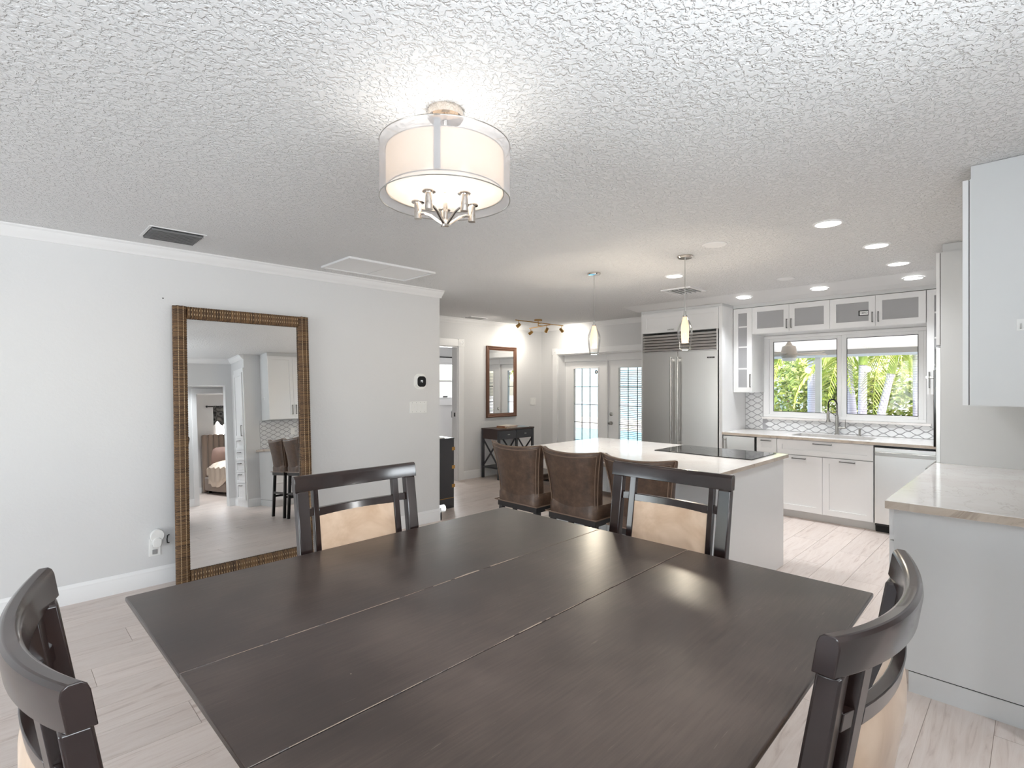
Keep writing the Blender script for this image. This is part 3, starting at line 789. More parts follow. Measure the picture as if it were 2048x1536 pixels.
for k in range(6):
    z = 1.925+k*.037
    mb = MB()
    p = [fx.P(0, .016, z-.012), fx.P(0, .020, z-.006), fx.P(0, .004, z+.016), fx.P(0, -.004, z+.016), fx.P(0, -.020, z-.012)]
    mb.prism([(q[0], q[2]) for q in p], 2.742, 3.768, lambda a, c, h: (a, h, c)).build('louvre', M_steel, gl, smooth=False)
mb = MB(); fx.box(mb, 2.736, 2.752, -.02, .023, 1.90, 2.15); fx.box(mb, 3.758, 3.774, -.02, .023, 1.90, 2.15); fx.box(mb, 2.738, 3.772, -.02, .012, 1.897, 1.906); mb.build('grille_frame', M_steel, t)
mb = MB(); fx.box(mb, 2.738, 3.772, -.03, -.01, .02, .10); mb.build('toe_grille', M_steel_d, t)
t = thing('fridge_cabinet', 'white cabinet surround with flat lift door above the refrigerator', 'cabinet', (6.6, 3.25, 0))
B(6.24, 6.945, 2.690, 2.730, 0, 2.425).build('side_panel', M_cab, t)
B(6.24, 6.945, 3.780, 3.800, 0, 2.425).build('side_panel', M_cab, t)
B(6.25, 6.945, 2.730, 3.780, 2.155, 2.425).build('body', M_cab, t)
B(6.24, 6.945, 2.690, 3.800, 2.425, 2.456).build('top_trim', M_cab2, t)
dr = shaker(Face('x', 6.25), t, 2.735, 3.775, 2.158, 2.412, None, rail=.055)
text('SUBZERO', (6.2285, 3.36, 2.185), RX, .022, M_steel_d, dr)
# ------------------------------------------------------------------ wall cabinets over the window
UX = 6.57
fu = Face('x', UX)
def wall_unit(name, label, u0, u1, z0, z1, doors, depth, shelves=(), tops=2.420):
    t = thing(name, label, 'cabinet', ((UX+6.945)/2, (u0+u1)/2, z0), group='white glass-front wall cabinets')
    th = .016; mb = MB()
    xb = 6.945
    mb.box(UX, xb, u0, u0+th, z0, z1); mb.box(UX, xb, u1-th, u1, z0, z1); mb.box(UX, xb, u0+th, u1-th, z0, z0+th); mb.box(UX, xb, u0+th, u1-th, z1-th, z1); mb.box(xb-.01, xb, u0+th, u1-th, z0+th, z1-th)
    mb.build('carcass', M_cab, t, smooth=False)
    for s_ in shelves: B(UX-.0105, xb-.01, u0+th, u1-th, s_-.009, s_+.009).build('shelf', M_cab, t)
    for (a, b, hd) in doors: shaker(fu, t, a, b, z0+.002, z1-.002, hd, glass=True)
    return t
tz = 2.412
wall_unit('tall_glass_cabinet', 'tall narrow glass-front cabinet with shelves beside the refrigerator', 2.459, 2.684, 1.376, tz, [(2.459, 2.684, ('v', 2.478, 1.52, .16))], .35, (1.668, 1.934, 2.183))
wall_unit('glass_door_cabinet', 'two-door glass cabinet over the left half of the sink window', 1.625, 2.459, 2.086, tz, [(2.042, 2.459, ('v', 2.066, 2.183, .11)), (1.625, 2.042, ('v', 2.018, 2.183, .11))], .35)
g2 = wall_unit('glass_door_cabinet', 'two-door glass cabinet over the right half of the sink window, with a black sticker', .787, 1.625, 2.086, tz, [(1.206, 1.625, ('v', 1.232, 2.183, .11)), (.787, 1.206, ('v', 1.180, 2.183, .11))], .35)
wall_unit('tall_glass_cabinet', 'tall glass cabinet mostly hidden behind the oven tower', .50, .783, 1.376, tz, [(.50, .783, ('v', .76, 1.52, .16))], .35, (1.668, 1.934, 2.183))
o = B(6.556, 6.945, .50, 2.690, tz+.004, 2.4568).build('cornice', M_cab2); tag(o, 'flat white cornice strip above the glass wall cabinets', 'cornice')
st = MB(); fu.box(st, 1.268, 1.358, .0102, .0112, 2.205, 2.262); st = st.build('sticker', M_blackplastic, [c for c in g2.children if c.name.startswith('door')][0])
s2 = MB(); fu.box(s2, 1.272, 1.346, .0113, .0117, 2.213, 2.254); s2 = s2.build('sticker_label', M_decal, st)
text('VERO', (6.5580, 1.309, 2.2335), RX, .026, M_blackplastic, st, 'sticker_lettering')
# ------------------------------------------------------------------ sink wall: window
WX = 6.95
t = struct(thing('window_1', 'wide sliding window over the kitchen sink', 'window', (6.97, 1.65, 1.065))); del t['category']
fw = Face('x', 6.99)
def fr(u0, u1, z0, z1, d0, d1, nm, m=M_trim, p=t):
    mb = MB(); fw.box(mb, u0, u1, d0, d1, z0, z1); return mb.build(nm, m, p, bevel=.002)
fr(2.40, 2.468, 1.1005, 2.0445, -.06, .041, 'jamb'); fr(.832, .855, 1.1005, 2.0445, -.06, .041, 'jamb')
fr(.832, 2.468, 2.045, 2.083, -.06, .042, 'head'); fr(.832, 2.468, 1.067, 1.10, -.06, .042, 'bottom_track')
# left sash and right sash
for (u0, u1, d) in ((1.61, 2.40, .005), (.855, 1.60, .022)):
    e = .045
    s = fr(u0, u0+e, 1.10, 2.045, d-.015, d+.015, 'sash_stile'); fr(u1-e, u1, 1.10, 2.045, d-.015, d+.015, 'sash_stile')
    fr(u0+e, u1-e, 1.10, 1.135, d-.015, d+.015, 'sash_rail'); fr(u0+e, u1-e, 2.008, 2.045, d-.015, d+.015, 'sash_rail')
    g = .006
    fr(u0+e, u0+e+g, 1.135, 2.008, d+.010, d+.016, 'gasket', M_gap); fr(u1-e-g, u1-e, 1.135, 2.008, d+.010, d+.016, 'gasket', M_gap)
    fr(u0+e, u1-e, 1.135, 1.141, d+.010, d+.016, 'gasket', M_gap); fr(u0+e, u1-e, 2.002, 2.008, d+.010, d+.016, 'gasket', M_gap)
    mb = MB(); fw.box(mb, u0+e, u1-e, d-.003, d+.001, 1.135, 2.008); mb.build('pane', M_pane, t)
o = B(6.915, 6.99, .79, 2.475, 1.040, 1.066).build('window_sill', M_stone, bevel=.002); struct(o)
# ------------------------------------------------------------------ backsplash tiles
def clip(poly, lo, hi, ax, keep_ge):
    out = []; n = len(poly)
    for i in range(n):
        p, q = poly[i], poly[(i+1) % n]; lim = lo if keep_ge else hi
        ip = p[ax] >= lim if keep_ge else p[ax] <= lim; iq = q[ax] >= lim if keep_ge else q[ax] <= lim
        if ip: out.append(p)
        if ip != iq:
            tt = (lim-p[ax])/(q[ax]-p[ax]); out.append(tuple(p[k]+tt*(q[k]-p[k]) for k in (0, 1)))
    return out
TW, THH, TG = .148, .0375, .0052
def lens(cu, cz):
    up = []; n = 14
    for i in range(n+1):
        x = -TW/2+.010+(TW-.020)*i/n
        hgt = THH*(1+math.cos(2*PI*x/TW))/2-TG
        up.append((x, max(hgt, .0008)))
    return [(cu+a, cz+b) for a, b in up] + [(cu+a, cz-b) for a, b in reversed(up)]
def splash(name, parent_name, face, rects, u_ref, z_ref, label=None):
    par = None
    mb = MB()
    for (u0, u1, z0, z1) in rects: face.box(mb, u0, u1, 0, .003, z0, z1)
    par = struct(mb.build(name, M_tgrout, smooth=False))
    shared = None
    us0 = min(r[0] for r in rects); us1 = max(r[1] for r in rects); zs0 = min(r[2] for r in rects); zs1 = max(r[3] for r in rects)
    r = int((zs0-z_ref)/THH)-1
    while z_ref+r*THH < zs1+THH:
        cz_ = z_ref+r*THH; cu = u_ref+(TW/2 if r % 2 else 0); k = int((us0-cu)/TW)-1
        while cu+k*TW < us1+TW:
            c = cu+k*TW; k += 1
            for (a, b, z0, z1) in rects:
                if c+TW/2 < a+.012 or c-TW/2 > b-.012 or cz_+THH < z0+.006 or cz_-THH > z1-.006: continue
                inside = c-TW/2 >= a and c+TW/2 <= b and cz_-THH >= z0 and cz_+THH <= z1
                f = (lambda p, q, h: face.P(p, h, q))
                if inside:
                    if shared is None:
                        m_ = MB().prism(lens(0, 0), .003, .0075, (lambda p, q, h: (-h, p, q) if face.a == 'x' else (p, h, q)))
                        shared = m_.mesh('tile', smooth=False); shared.materials.append(M_tile)
                    o = bpy.data.objects.new('tile', shared); COL.objects.link(o)
                    o.location = (face.p, c, cz_) if face.a == 'x' else (c, face.p, cz_); o.parent = par
                else:
                    p = lens(c, cz_)
                    for ax, lo, hi in ((0, a+.002, b-.002), (1, z0+.002, z1-.002)):
                        p = clip(p, lo, hi, ax, True)
                        if len(p) > 2: p = clip(p, lo, hi, ax, False)
                    if len(p) < 3: continue
                    MB().prism(p, .003, .0075, f).build('tile', M_tile, par, smooth=False)
                break
        r += 1
    return par
splash('backsplash_far', '', Face('x', 6.948), [(2.472, 2.688, .903, 1.374), (.20, 2.472, .903, 1.039)], 1.5, .975)
splash('backsplash_right', '', Face('y', -.098), [(3.16, 4.82, .915, 1.378)], 3.3, 1.14)
# ------------------------------------------------------------------ sink wall: base run
CT = .902
fb = Face('x', 6.265)
t = thing('under_counter_fridge', 'stainless under-counter appliance next to the refrigerator panel', 'appliance', (6.6, 2.5, 0))
B(6.285, 6.90, 2.315, 2.685, .02, .865).build('body', M_steel_d, t)
d = B(6.245, 6.285, 2.318, 2.682, .11, .862).build('door', M_steel, t, bevel=.003)
MB().tube([(6.205, 2.662, .40), (6.205, 2.662, .83)], .008, 10).beam((6.245, 2.662, .42), (6.205, 2.662, .42), .012, .012).beam((6.245, 2.662, .81), (6.205, 2.662, .81), .012, .012).build('handle', M_nickel, d)
B(6.30, 6.32, 2.318, 2.682, .02, .105).build('toe_grille', M_gap, t)
def base_unit(name, label, u0, u1, fronts, kick=True, top=.868):
    t = thing(name, label, 'cabinet', (6.6, (u0+u1)/2, 0), group='white sink wall base cabinets')
    B(6.267, 6.94, u0, u1, .09, top).build('body', M_cab, t)
    if top < .8: B(6.267, 6.285, u0, u1, top, .868).build('front_rail', M_cab, t); B(6.285, 6.94, u0, u0+.016, top, .868).build('side_panel', M_cab, t); B(6.285, 6.94, u1-.016, u1, top, .868).build('side_panel', M_cab, t)
    if kick: B(6.33, 6.36, u0, u1, 0, .09).build('toe_kick', M_cab2, t)
    for (a, b, z0, z1, hd, nm) in fronts: shaker(fb, t, a, b, z0, z1, hd, name=nm, rail=.052 if (z1-z0) < .3 else .06)
    return t
base_unit('drawer_cabinet', 'narrow white drawer cabinet left of the sink cabinet', 2.075, 2.294, [(2.075, 2.294, .705, .866, ('h', 2.188, .838, .11), 'drawer'), (2.075, 2.294, .092, .70, ('h', 2.188, .668, .11), 'door')])
base_unit('sink_cabinet', 'wide white sink cabinet with false drawer front and two doors', 1.165, 2.072, [(1.165, 2.072, .705, .866, ('h', 1.62, .839, .18), 'drawer_front'), (1.619, 2.072, .092, .70, ('h', 1.846, .668, .14), 'door'), (1.165, 1.619, .092, .70, ('h', 1.392, .672, .14), 'door')], top=.68)
t = thing('dishwasher', 'stainless dishwasher with full-width bar handle beside the oven tower', 'dishwasher', (6.55, .86, 0))
B(6.275, 6.90, .565, 1.158, .09, .862).build('tub', M_steel_d, t)
d = B(6.235, 6.275, .562, 1.155, .095, .850).build('door', M_steel, t, bevel=.003)
B(6.182, 6.212, .575, 1.142, .775, .812).beam((6.236, 1.128, .793), (6.19, 1.128, .793), .03, .034).beam((6.236, .59, .793), (6.19, .59, .793), .03, .034).build('handle', M_nickel, d, bevel=.004)
B(6.255, 6.28, .562, 1.155, .852, .866).build('control_strip', M_blackplastic, t)
B(6.30, 6.32, .562, 1.155, .0, .09).build('toe_panel', M_gap, t)
B(6.26, 6.28, .562, 1.155, .072, .092).build('base_trim', M_blackplastic, t)
# countertop with sink cut-out (four slabs round the hole, one mesh)
sx0, sx1, sy0, sy1 = 6.40, 6.76, 1.215, 1.975
mb = MB()
for a in ((6.222, sx0, .20, 2.688), (sx1, 6.946, .20, 2.688), (sx0, sx1, .20, sy0), (sx0, sx1, sy1, 2.688)): mb.box(a[0], a[1], a[2], a[3], .872, CT)
o = mb.build('sink_worktop', M_stone, smooth=False); tag(o, 'long pale stone worktop with sink cut-out under the window', 'worktop')
B(6.2212, 6.2222, .20, 2.688, .874, .900).build('edge_band', M_stone_e, o, smooth=False)
t = thing('kitchen_sink', 'stainless undermount sink basin set in the worktop below the window', 'sink', (6.58, 1.595, .70))
mb = MB(); e = .012
mb.box(sx0-e, sx0, sy0-e, sy1+e, .70, .872); mb.box(sx1, sx1+e, sy0-e, sy1+e, .70, .872); mb.box(sx0, sx1, sy0-e, sy0, .70, .872); mb.box(sx0, sx1, sy1, sy1+e, .70, .872); mb.box(sx0, sx1, sy0, sy1, .69, .702)
mb.build('basin', M_steel, t, smooth=False)
MB().lathe([(.04, .702), (.042, .706), (.02, .704), (.001, .704)], (6.58, 1.595, 0), 20).build('drain', M_chrome, t)
# faucet: spring pull-down
t = thing('kitchen_faucet', 'tall spring-neck pull-down faucet behind the sink', 'faucet', (6.86, 1.63, CT))
fy = 1.63
MB().lathe([(.027, 0), (.027, .006), (.019, .010), (.019, .20), (.015, .205), (.015, .23)], (6.86, fy, CT), 20, cap0=True, cap1=True).build('body', M_nickel, t)
arcp = [(6.86, fy, CT+.20), (6.86, fy, CT+.34)]
for i in range(1, 13):
    a = PI*i/12; arcp.append((6.86-.055*(1-math.cos(a))*.5*1.0, fy+.075*(1-math.cos(a))*.5, CT+.34+.062*math.sin(a)))
arcp.append((6.805, fy+.075, CT+.26))
n_ = MB().tube(arcp, .0085, 10).build('neck', M_steel_d, t)
mb = MB()
hel = []; L_ = len(arcp)
for i in range(9): mb.lathe([(.0105, -.003), (.0125, 0), (.0105, .003)], (6.86, fy, CT+.225+i*.014), 12)
mb.build('spring', M_nickel, n_)
MB().lathe([(.012, .27), (.015, .25), (.015, .17), (.024, .155), (.024, .142), (.010, .140)], (6.805, fy+.075, CT), 18, cap0=True, cap1=True).build('spray_head', M_nickel, t)
MB().tube([(6.86, fy, CT+.205), (6.815, fy+.062, CT+.262)], .004, 8).build('support_arm', M_steel_d, t)
hd_ = MB().tube([(6.86, fy-.015, CT+.075), (6.855, fy-.085, CT+.08)], .010, 12).build('lever_hub', M_nickel, t)
MB().tube([(6.855, fy-.082, CT+.08), (6.852, fy-.085, CT+.175)], .004, 8).build('lever', M_nickel, hd_)
t = thing('soap_dispenser', 'short nickel soap dispenser on the worktop right of the faucet', 'dispenser', (6.84, 1.405, CT))
MB().lathe([(.018, 0), (.018, .004), (.011, .008), (.011, .060), (.013, .062), (.013, .078), (.002, .080)], (6.84, 1.405, CT), 18, cap0=True).build('pump', M_nickel, t)
MB().tube([(6.84, 1.405, CT+.070), (6.80, 1.405, CT+.072)], .005, 8).build('spout', M_nickel, t)
# ------------------------------------------------------------------ oven tower
TX0, TX1 = 4.83, 6.20
fo = Face('y', .498)
t = thing('oven_tower', 'tall white oven cabinet tower with plain end panel at the counter end', 'cabinet', (5.5, .2, 0))
B(4.83, 4.85, -.095, .498, 0, 2.425).build('end_panel', M_cab2, t)
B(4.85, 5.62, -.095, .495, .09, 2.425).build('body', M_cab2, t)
B(4.85, 5.62, -.095, .43, 0, .09).build('toe_kick', M_cab2, t)
B(4.845, 5.62, -.09, .488, 2.425, CZ-.002).build('top_filler', M_cab2, t)
mb = MB(); fo.box(mb, 4.832, 5.22, .004, .025, 1.762, 2.425); mb.build('door', M_cab, t, bevel=.001)
mb = MB(); fo.box(mb, 4.836, 5.6, -.002, .0035, 1.765, 2.42); mb.build('door_gap', M_gap, t)  # dark sheet painting shade into the gap behind the tower doors
mb = MB(); fo.box(mb, 5.223, 5.615, .003, .025, 1.762, 2.425); mb.build('door', M_cab, t, bevel=.001)
ov = MB(); fo.box(ov, 4.86, 5.60, .002, .030, .32, 1.745); ov = ov.build('double_oven', M_steel, t, bevel=.003)
for (z0, z1) in ((.36, .90), (1.02, 1.58)):
    mb = MB(); fo.box(mb, 4.875, 5.585, .028, .045, z0, z1); dd = mb.build('oven_door', M_blackplastic, ov, bevel=.003)
    MB().tube([fo.P(4.90, .085, z1-.05), fo.P(5.56, .085, z1-.05)], .011, 10).beam(fo.P(4.93, .043, z1-.05), fo.P(4.93, .085, z1-.05), .014, .014).beam(fo.P(5.53, .043, z1-.05), fo.P(5.53, .085, z1-.05), .014, .014).build('oven_handle', M_nickel, ov)
mb = MB(); fo.box(mb, 4.875, 5.585, .028, .036, 1.60, 1.735); mb.build('control_panel', M_blackplastic, ov)
mb = MB(); fo.box(mb, 4.85, 5.61, .0, .022, .10, .31); mb.build('drawer', M_cab, t)
# corner blank between the oven tower and the sink wall
t = thing('corner_cabinet', 'white corner base cabinet between dishwasher and oven tower', 'cabinet', (6.3, .3, 0))
B(5.63, 6.94, -.095, .555, 0, .868).build('body', M_cab, t)
B(5.64, 6.215, -.095, .53, .872, CT).build('worktop', M_stone, t)
# ------------------------------------------------------------------ right counter run
fr2 = Face('y', .500)
t = thing('drawer_base_cabinet', 'white base cabinet run with plain end panel at the right edge of the photo', 'cabinet', (4.0, .2, 0))
B(3.13, 3.15, -.095, .443, 0, .097).build('end_panel_foot', M_cab2, t)
B(3.134, 3.15, -.095, .443, .097, .102).build('painted_shade_and_dark', M_gap, t)  # dark strip painted in for the shadow line above the foot
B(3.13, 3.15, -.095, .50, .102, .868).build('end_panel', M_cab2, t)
B(3.15, 4.825, -.095, .498, .10, .868).build('body', M_cab, t)
B(3.15, 4.825, -.095, .43, 0, .10).build('toe_kick', M_cab, t)
for k in range(3):
    a = 3.135+k*.563
    for (z0, z1) in ((.715, .866), (.545, .712), (.365, .542), (.103, .362)):
        shaker(fr2, t, a, a+.56, z0, z1, ('h', a+.28, z1-.045, .16), name='drawer', rail=.045)
o = B(3.092, 4.828, -.097, .530, .872, .912).build('right_worktop', M_stone, bevel=.002)
tag(o, 'pale veined stone worktop with beige edge at the right edge of the photo', 'worktop')
for a in ((3.0912, 3.0922, -.097, .530), (3.092, 4.828, .5298, .5306)): B(a[0], a[1], a[2], a[3], .874, .910).build('edge_band', M_stone_e, o, smooth=False)
fr3 = Face('y', .2295)
t = thing('wall_cabinet', 'large white wall cabinet cropped by the right edge of the photo', 'cabinet', (4.0, .06, 1.38))
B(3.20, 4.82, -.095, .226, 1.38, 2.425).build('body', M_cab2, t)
B(3.204, 4.82, -.09, .2292, 1.383, 2.42).build('door_gap', M_gap, t)  # dark slab, painted shade for the gap behind the cabinet doors
B(3.206, 4.82, -.09, .222, 2.425, CZ-.002).build('top_filler', M_cab2, t)
for k in range(4):
    a = 3.2+k*.405
    shaker(fr3, t, a, a+.405, 1.38, 2.425, ('v', a+(.375 if k % 2 == 0 else .03), 1.53, .16), thick=.021)
# the doors stand a hair off the box
t = thing('adhesive_hook', 'small clear adhesive hook on the side of the wall cabinet', 'hook', (3.198, .056, 1.74))
B(3.1965, 3.1995, .044, .070, 1.715, 1.765).build('plate', M_white, t, bevel=.001)
MB().tube([(3.1965, .056, 1.745), (3.186, .056, 1.742), (3.184, .056, 1.728), (3.188, .056, 1.722)], .002, 6).build('peg', M_nickel, t)
# outlet on the right backsplash
t = thing('wall_outlet_plate', 'white switch plate on the tiled backsplash under the wall cabinet', 'switch', (3.70, -.09, 1.18))
B(3.665, 3.735, -.0903, -.086, 1.12, 1.24).build('plate', M_white, t, bevel=.002)
B(3.687, 3.713, -.0858, -.083, 1.15, 1.21).build('rocker', M_white, t)
# ------------------------------------------------------------------ pantry seen in the mirror
t = thing('pantry_cabinet', 'tall narrow pantry with one door over five drawers', 'cabinet', (2.93, -.33, 0))
fp = Face('x', 2.948)
B(2.934, 2.9485, -.56, -.105, 0, 2.27).build('face_frame', M_cab, t)
fp = Face('x', 2.934)
shaker(fp, t, -.53, -.135, 1.12, 2.20, ('v', -.17, 1.24, .18), rail=.05)
for (z0, z1) in ((.93, 1.115), (.75, .925), (.565, .745), (.385, .56), (.11, .38)): shaker(fp, t, -.53, -.135, z0, z1, ('h', -.33, z1-.035, .14), name='drawer', rail=.04)
# ------------------------------------------------------------------ drum ceiling light
DX, DY = 1.181, 1.539
t = thing('drum_ceiling_light', 'double drum shade semi-flush ceiling light with five nickel candle arms', 'ceiling light', (DX, DY, CZ))
MB().lathe([(.004, 0), (.066, 0), (.066, -.030), (.060, -.036), (.012, -.038)], (DX, DY, CZ), 36).build('canopy', M_chrome, t)
MB().tube([(DX, DY, CZ-.036), (DX, DY, 2.075)], .0085, 12).build('stem', M_chrome, t)
os_ = MB().lathe([(.237, 2.157), (.237, 2.352)], (DX, DY, 0), 96).build('outer_shade', M_organza, t)
mb = MB()
for z in (2.157, 2.352): mb.tube([(DX+.237*math.cos(2*PI*k/96), DY+.237*math.sin(2*PI*k/96), z) for k in range(96)], .0018, 6, closed=True)
mb.build('shade_rim', M_nickel, os_)
is_ = MB().lathe([(.214, 2.182), (.214, 2.326)], (DX, DY, 0), 96).build('inner_shade', M_linen, t)
mb = MB()
for z in (2.182, 2.326): mb.tube([(DX+.214*math.cos(2*PI*k/96), DY+.214*math.sin(2*PI*k/96), z) for k in range(96)], .0018, 6, closed=True)
mb.build('shade_rim', M_nickel, is_)
mb = MB()
for k in range(3):
    a = 2*PI*k/3+.95; mb.tube([(DX+.008*math.cos(a), DY+.008*math.sin(a), 2.338), (DX+.237*math.cos(a), DY+.237*math.sin(a), 2.350)], .0015, 6)
mb.build('spider', M_nickel, t)
MB().lathe([(.001, 2.058), (.012, 2.060), (.015, 2.068), (.009, 2.080), (.008, 2.09)], (DX, DY, 0), 20).build('hub', M_chrome, t)
for k in range(5):
    a = 2*PI*k/5+math.radians(55.25); ca, sa = math.cos(a), math.sin(a)
    pts = [(DX+ca*r, DY+sa*r, z) for r, z in ((.008, 2.068), (.03, 2.082), (.055, 2.102), (.08, 2.112), (.102, 2.113))]
    ar = MB().tube(pts, .0055, 8).build('arm', M_chrome, t)
    x, y = DX+ca*.105, DY+sa*.105
    MB().lathe([(.001, 2.092), (.0135, 2.092), (.0135, 2.152), (.024, 2.153), (.024, 2.157), (.001, 2.157)], (x, y, 0), 18).build('candle_cup', M_chrome, ar)
    MB().lathe([(.008, 2.186), (.012, 2.19), (.019, 2.205), (.019, 2.225), (.010, 2.250), (.001, 2.262)], (x, y, 0), 14).build('bulb', M_bulb, ar)
dl = bpy.data.lights.new('drum_glow', 'POINT'); dl.energy = 1.7; dl.shadow_soft_size = .09; dl.color = (1, .97, .93)
do = bpy.data.objects.new('drum_glow', dl); COL.objects.link(do); do.location = (DX, DY, 2.27)
MB().lathe([(.211, 2.1835), (.012, 2.1835)], (DX, DY, 0), 64).build('diffuser', M_diff, t)
ca_, sa_ = -.704, -.710
MB().beam((DX+ca_*.2175, DY+sa_*.2175, 2.184), (DX+ca_*.2175, DY+sa_*.2175, 2.352), .022, .002, up=(ca_, sa_, 0)).build('strap', M_grey, t)
# ------------------------------------------------------------------ pendants
def make_pendant(x, y, lab):
    t = thing('pendant_light', lab, 'pendant light', (x, y, CZ), group='glass pendants over the island')
    MB().lathe([(.001, 0), (.060, 0), (.060, -.010), (.052, -.018), (.001, -.020)], (x, y, CZ), 32).build('canopy', M_chrome, t)
    MB().tube([(x, y, CZ-.018), (x, y, 2.05)], .0022, 6).build('cord', M_nickel, t)
    MB().lathe([(.005, 2.055), (.009, 2.05), (.009, 2.02), (.018, 2.018), (.018, 2.008), (.004, 2.008)], (x, y, 0), 20).build('cap', M_nickel, t)
    prof = [(.016, 2.016), (.024, 1.995), (.040, 1.960), (.054, 1.925), (.058, 1.900), (.057, 1.870), (.051, 1.820), (.045, 1.780), (.041, 1.746)]
    inn = [(r-.003, z) for r, z in reversed(prof[:-1])]
    MB().lathe(prof + [(.001, 1.746)] , (x, y, 0), 40).lathe([(.038, 1.764), (.001, 1.764)], (x, y, 0), 40).build('glass_shade', M_pendglass, t)
    MB().lathe([(.012, 2.006), (.020, 1.985), (.028, 1.945), (.031, 1.905), (.030, 1.86), (.026, 1.806), (.001, 1.803)], (x, y, 0), 28).build('frosted_liner', M_frost, t)
    l = bpy.data.lights.new('pendant_glow', 'POINT'); l.energy = 8; l.shadow_soft_size = .05; l.color = (1, .88, .70)
    lo = bpy.data.objects.new('pendant_glow', l); COL.objects.link(lo); lo.location = (x, y, 1.72)
make_pendant(3.866, 2.842, 'clear glass pendant in front of the French doors')
make_pendant(3.861, 1.961, 'clear glass pendant in front of the refrigerator grille')
# ------------------------------------------------------------------ recessed lights
def recess(x, y, lab, lit=True, z=CZ, r=.085, e=40):
    t = thing('recessed_light' if lit else 'ceiling_disc', lab, 'recessed light' if lit else 'ceiling disc', (x, y, z), group='round recessed ceiling lights' if lit else None)
    MB().lathe([(r, -.0005), (r, -.004), (r-.010, -.007), (r-.016, -.004)], (x, y, z), 36).build('trim_ring', M_trim, t)
    MB().lathe([(r-.015, -.0045), (.001, -.0045)], (x, y, z), 36).build('lens', M_led if lit else M_trim, t)
    if lit:
        l = bpy.data.lights.new('downlight', 'SPOT'); l.energy = e; l.spot_size = math.radians(112); l.spot_blend = 1.0; l.shadow_soft_size = .07; l.color = (.93, .97, 1)
        o = bpy.data.objects.new('downlight', l); COL.objects.link(o); o.location = (x, y, z-.03)
recess(3.716, .932, 'largest lit recessed light, nearest the cropped wall cabinet', e=18)
recess(4.557, .832, 'lit recessed light second from the cropped wall cabinet', e=17)
recess(5.368, .827, 'lit recessed light third from the cropped wall cabinet, beside the oven tower', e=20)
recess(6.095, .825, 'lit recessed light above the right end of the glass cabinets', z=2.4685)
recess(6.095, 1.605, 'lit recessed light above the middle of the glass cabinets', z=2.4685)
recess(6.095, 2.373, 'lit recessed light beside the refrigerator cabinet top', z=2.4685)
recess(4.506, 2.393, 'lit recessed light behind the nearer pendant cord', e=75)
recess(3.694, 1.649, 'unlit flush white ceiling disc near the nearer pendant', False)
recess(5.365, 1.704, 'unlit white ceiling disc halfway to the glass cabinets', False, r=.08)
recess(5.2, 7.4, 'added unseen recessed light brightening the side room', e=70)  # no lamp known here; added to lift the grey side room wall
recess(2.2, -1.2, 'added unseen recessed light brightening the hall beyond the entry opening', e=80)  # unseen lamp, added so the mirrored hall reads brighter
recess(3.4, -3.0, 'added unseen recessed light brightening the bedroom', e=170)  # invented fixture, added to brighten the bedroom in the mirror
# ------------------------------------------------------------------ vents and ceiling panels
t = thing('ceiling_vent', 'dark grey louvred supply vent near the left wall crown', 'vent', (.86, 4.13, CZ))
B(.700, 1.025, 3.965, 4.295, CZ-.004, CZ).build('flange', M_trim, t)
B(.715, 1.010, 3.980, 4.280, CZ-.0055, CZ-.004).build('throat', M_vgap, t)
for k in range(9):
    y = 3.985+k*.033; MB().add([(.716, y, CZ-.020), (1.009, y, CZ-.020), (1.009, y+.012, CZ-.006), (.716, y+.012, CZ-.006), (.716, y+.004, CZ-.021), (1.009, y+.004, CZ-.021), (1.009, y+.016, CZ-.006), (.716, y+.016, CZ-.006)],
        [(0,1,2,3),(4,7,6,5),(0,4,5,1),(1,5,6,2),(2,6,7,3),(3,7,4,0)]).build('louvre', M_grey, t, smooth=False)
t = thing('return_air_grille', 'white double-panel return air grille beside the crown moulding', 'vent', (2.4, 4.07, CZ))
mb = MB(); X0, X1, Y0, Y1 = 1.985, 2.82, 3.82, 4.32; e = .022
for a in ((X0, X1, Y0, Y0+e), (X0, X1, Y1-e, Y1), (X0, X0+e, Y0+e, Y1-e), (X1-e, X1, Y0+e, Y1-e)): mb.box(a[0], a[1], a[2], a[3], CZ-.016, CZ)
mb.build('frame', M_trim, t)
for a, b in ((X0+e+.003, (X0+X1)/2-.003), ((X0+X1)/2+.003, X1-e-.003)):
    p = B(a, b, Y0+e+.003, Y1-e-.003, CZ-.009, CZ-.002).build('grille_panel', M_trim, t)
B(X0+e, X1-e, Y0+e, Y1-e, CZ-.002, CZ).build('backing', M_vgap, t)
t = thing('ceiling_vent', 'white square ceiling vent behind the nearer pendant cord', 'vent', (5.26, 2.7, CZ))
mb = MB(); X0, X1, Y0, Y1 = 5.08, 5.44, 2.52, 2.86
for a in ((X0, X1, Y0, Y0+.03), (X0, X1, Y1-.03, Y1), (X0, X0+.03, Y0+.03, Y1-.03), (X1-.03, X1, Y0+.03, Y1-.03)): mb.box(a[0], a[1], a[2], a[3], CZ-.012, CZ)
mb.build('frame', M_trim, t)
B(X0+.03, X1-.03, Y0+.03, Y1-.03, CZ-.003, CZ).build('throat', M_grey, t)
for k in range(5):
    y = Y0+.05+k*.052; MB().beam((X0+.03, y, CZ-.012), (X1-.03, y, CZ-.012), .003, .026, up=(0, .6, .8)).build('louvre', M_trim, t)
t = thing('ceiling_vent', 'small grey ceiling vent in front of the doorway to the side room', 'vent', (5.2, 6.02, CZ))
B(5.02, 5.36, 5.93, 6.11, CZ-.006, CZ).build('flange', M_trim, t)
for k in range(5): B(5.04, 5.34, 5.945+k*.031, 5.945+k*.031+.020, CZ-.013, CZ-.006).build('louvre', M_grey, t)
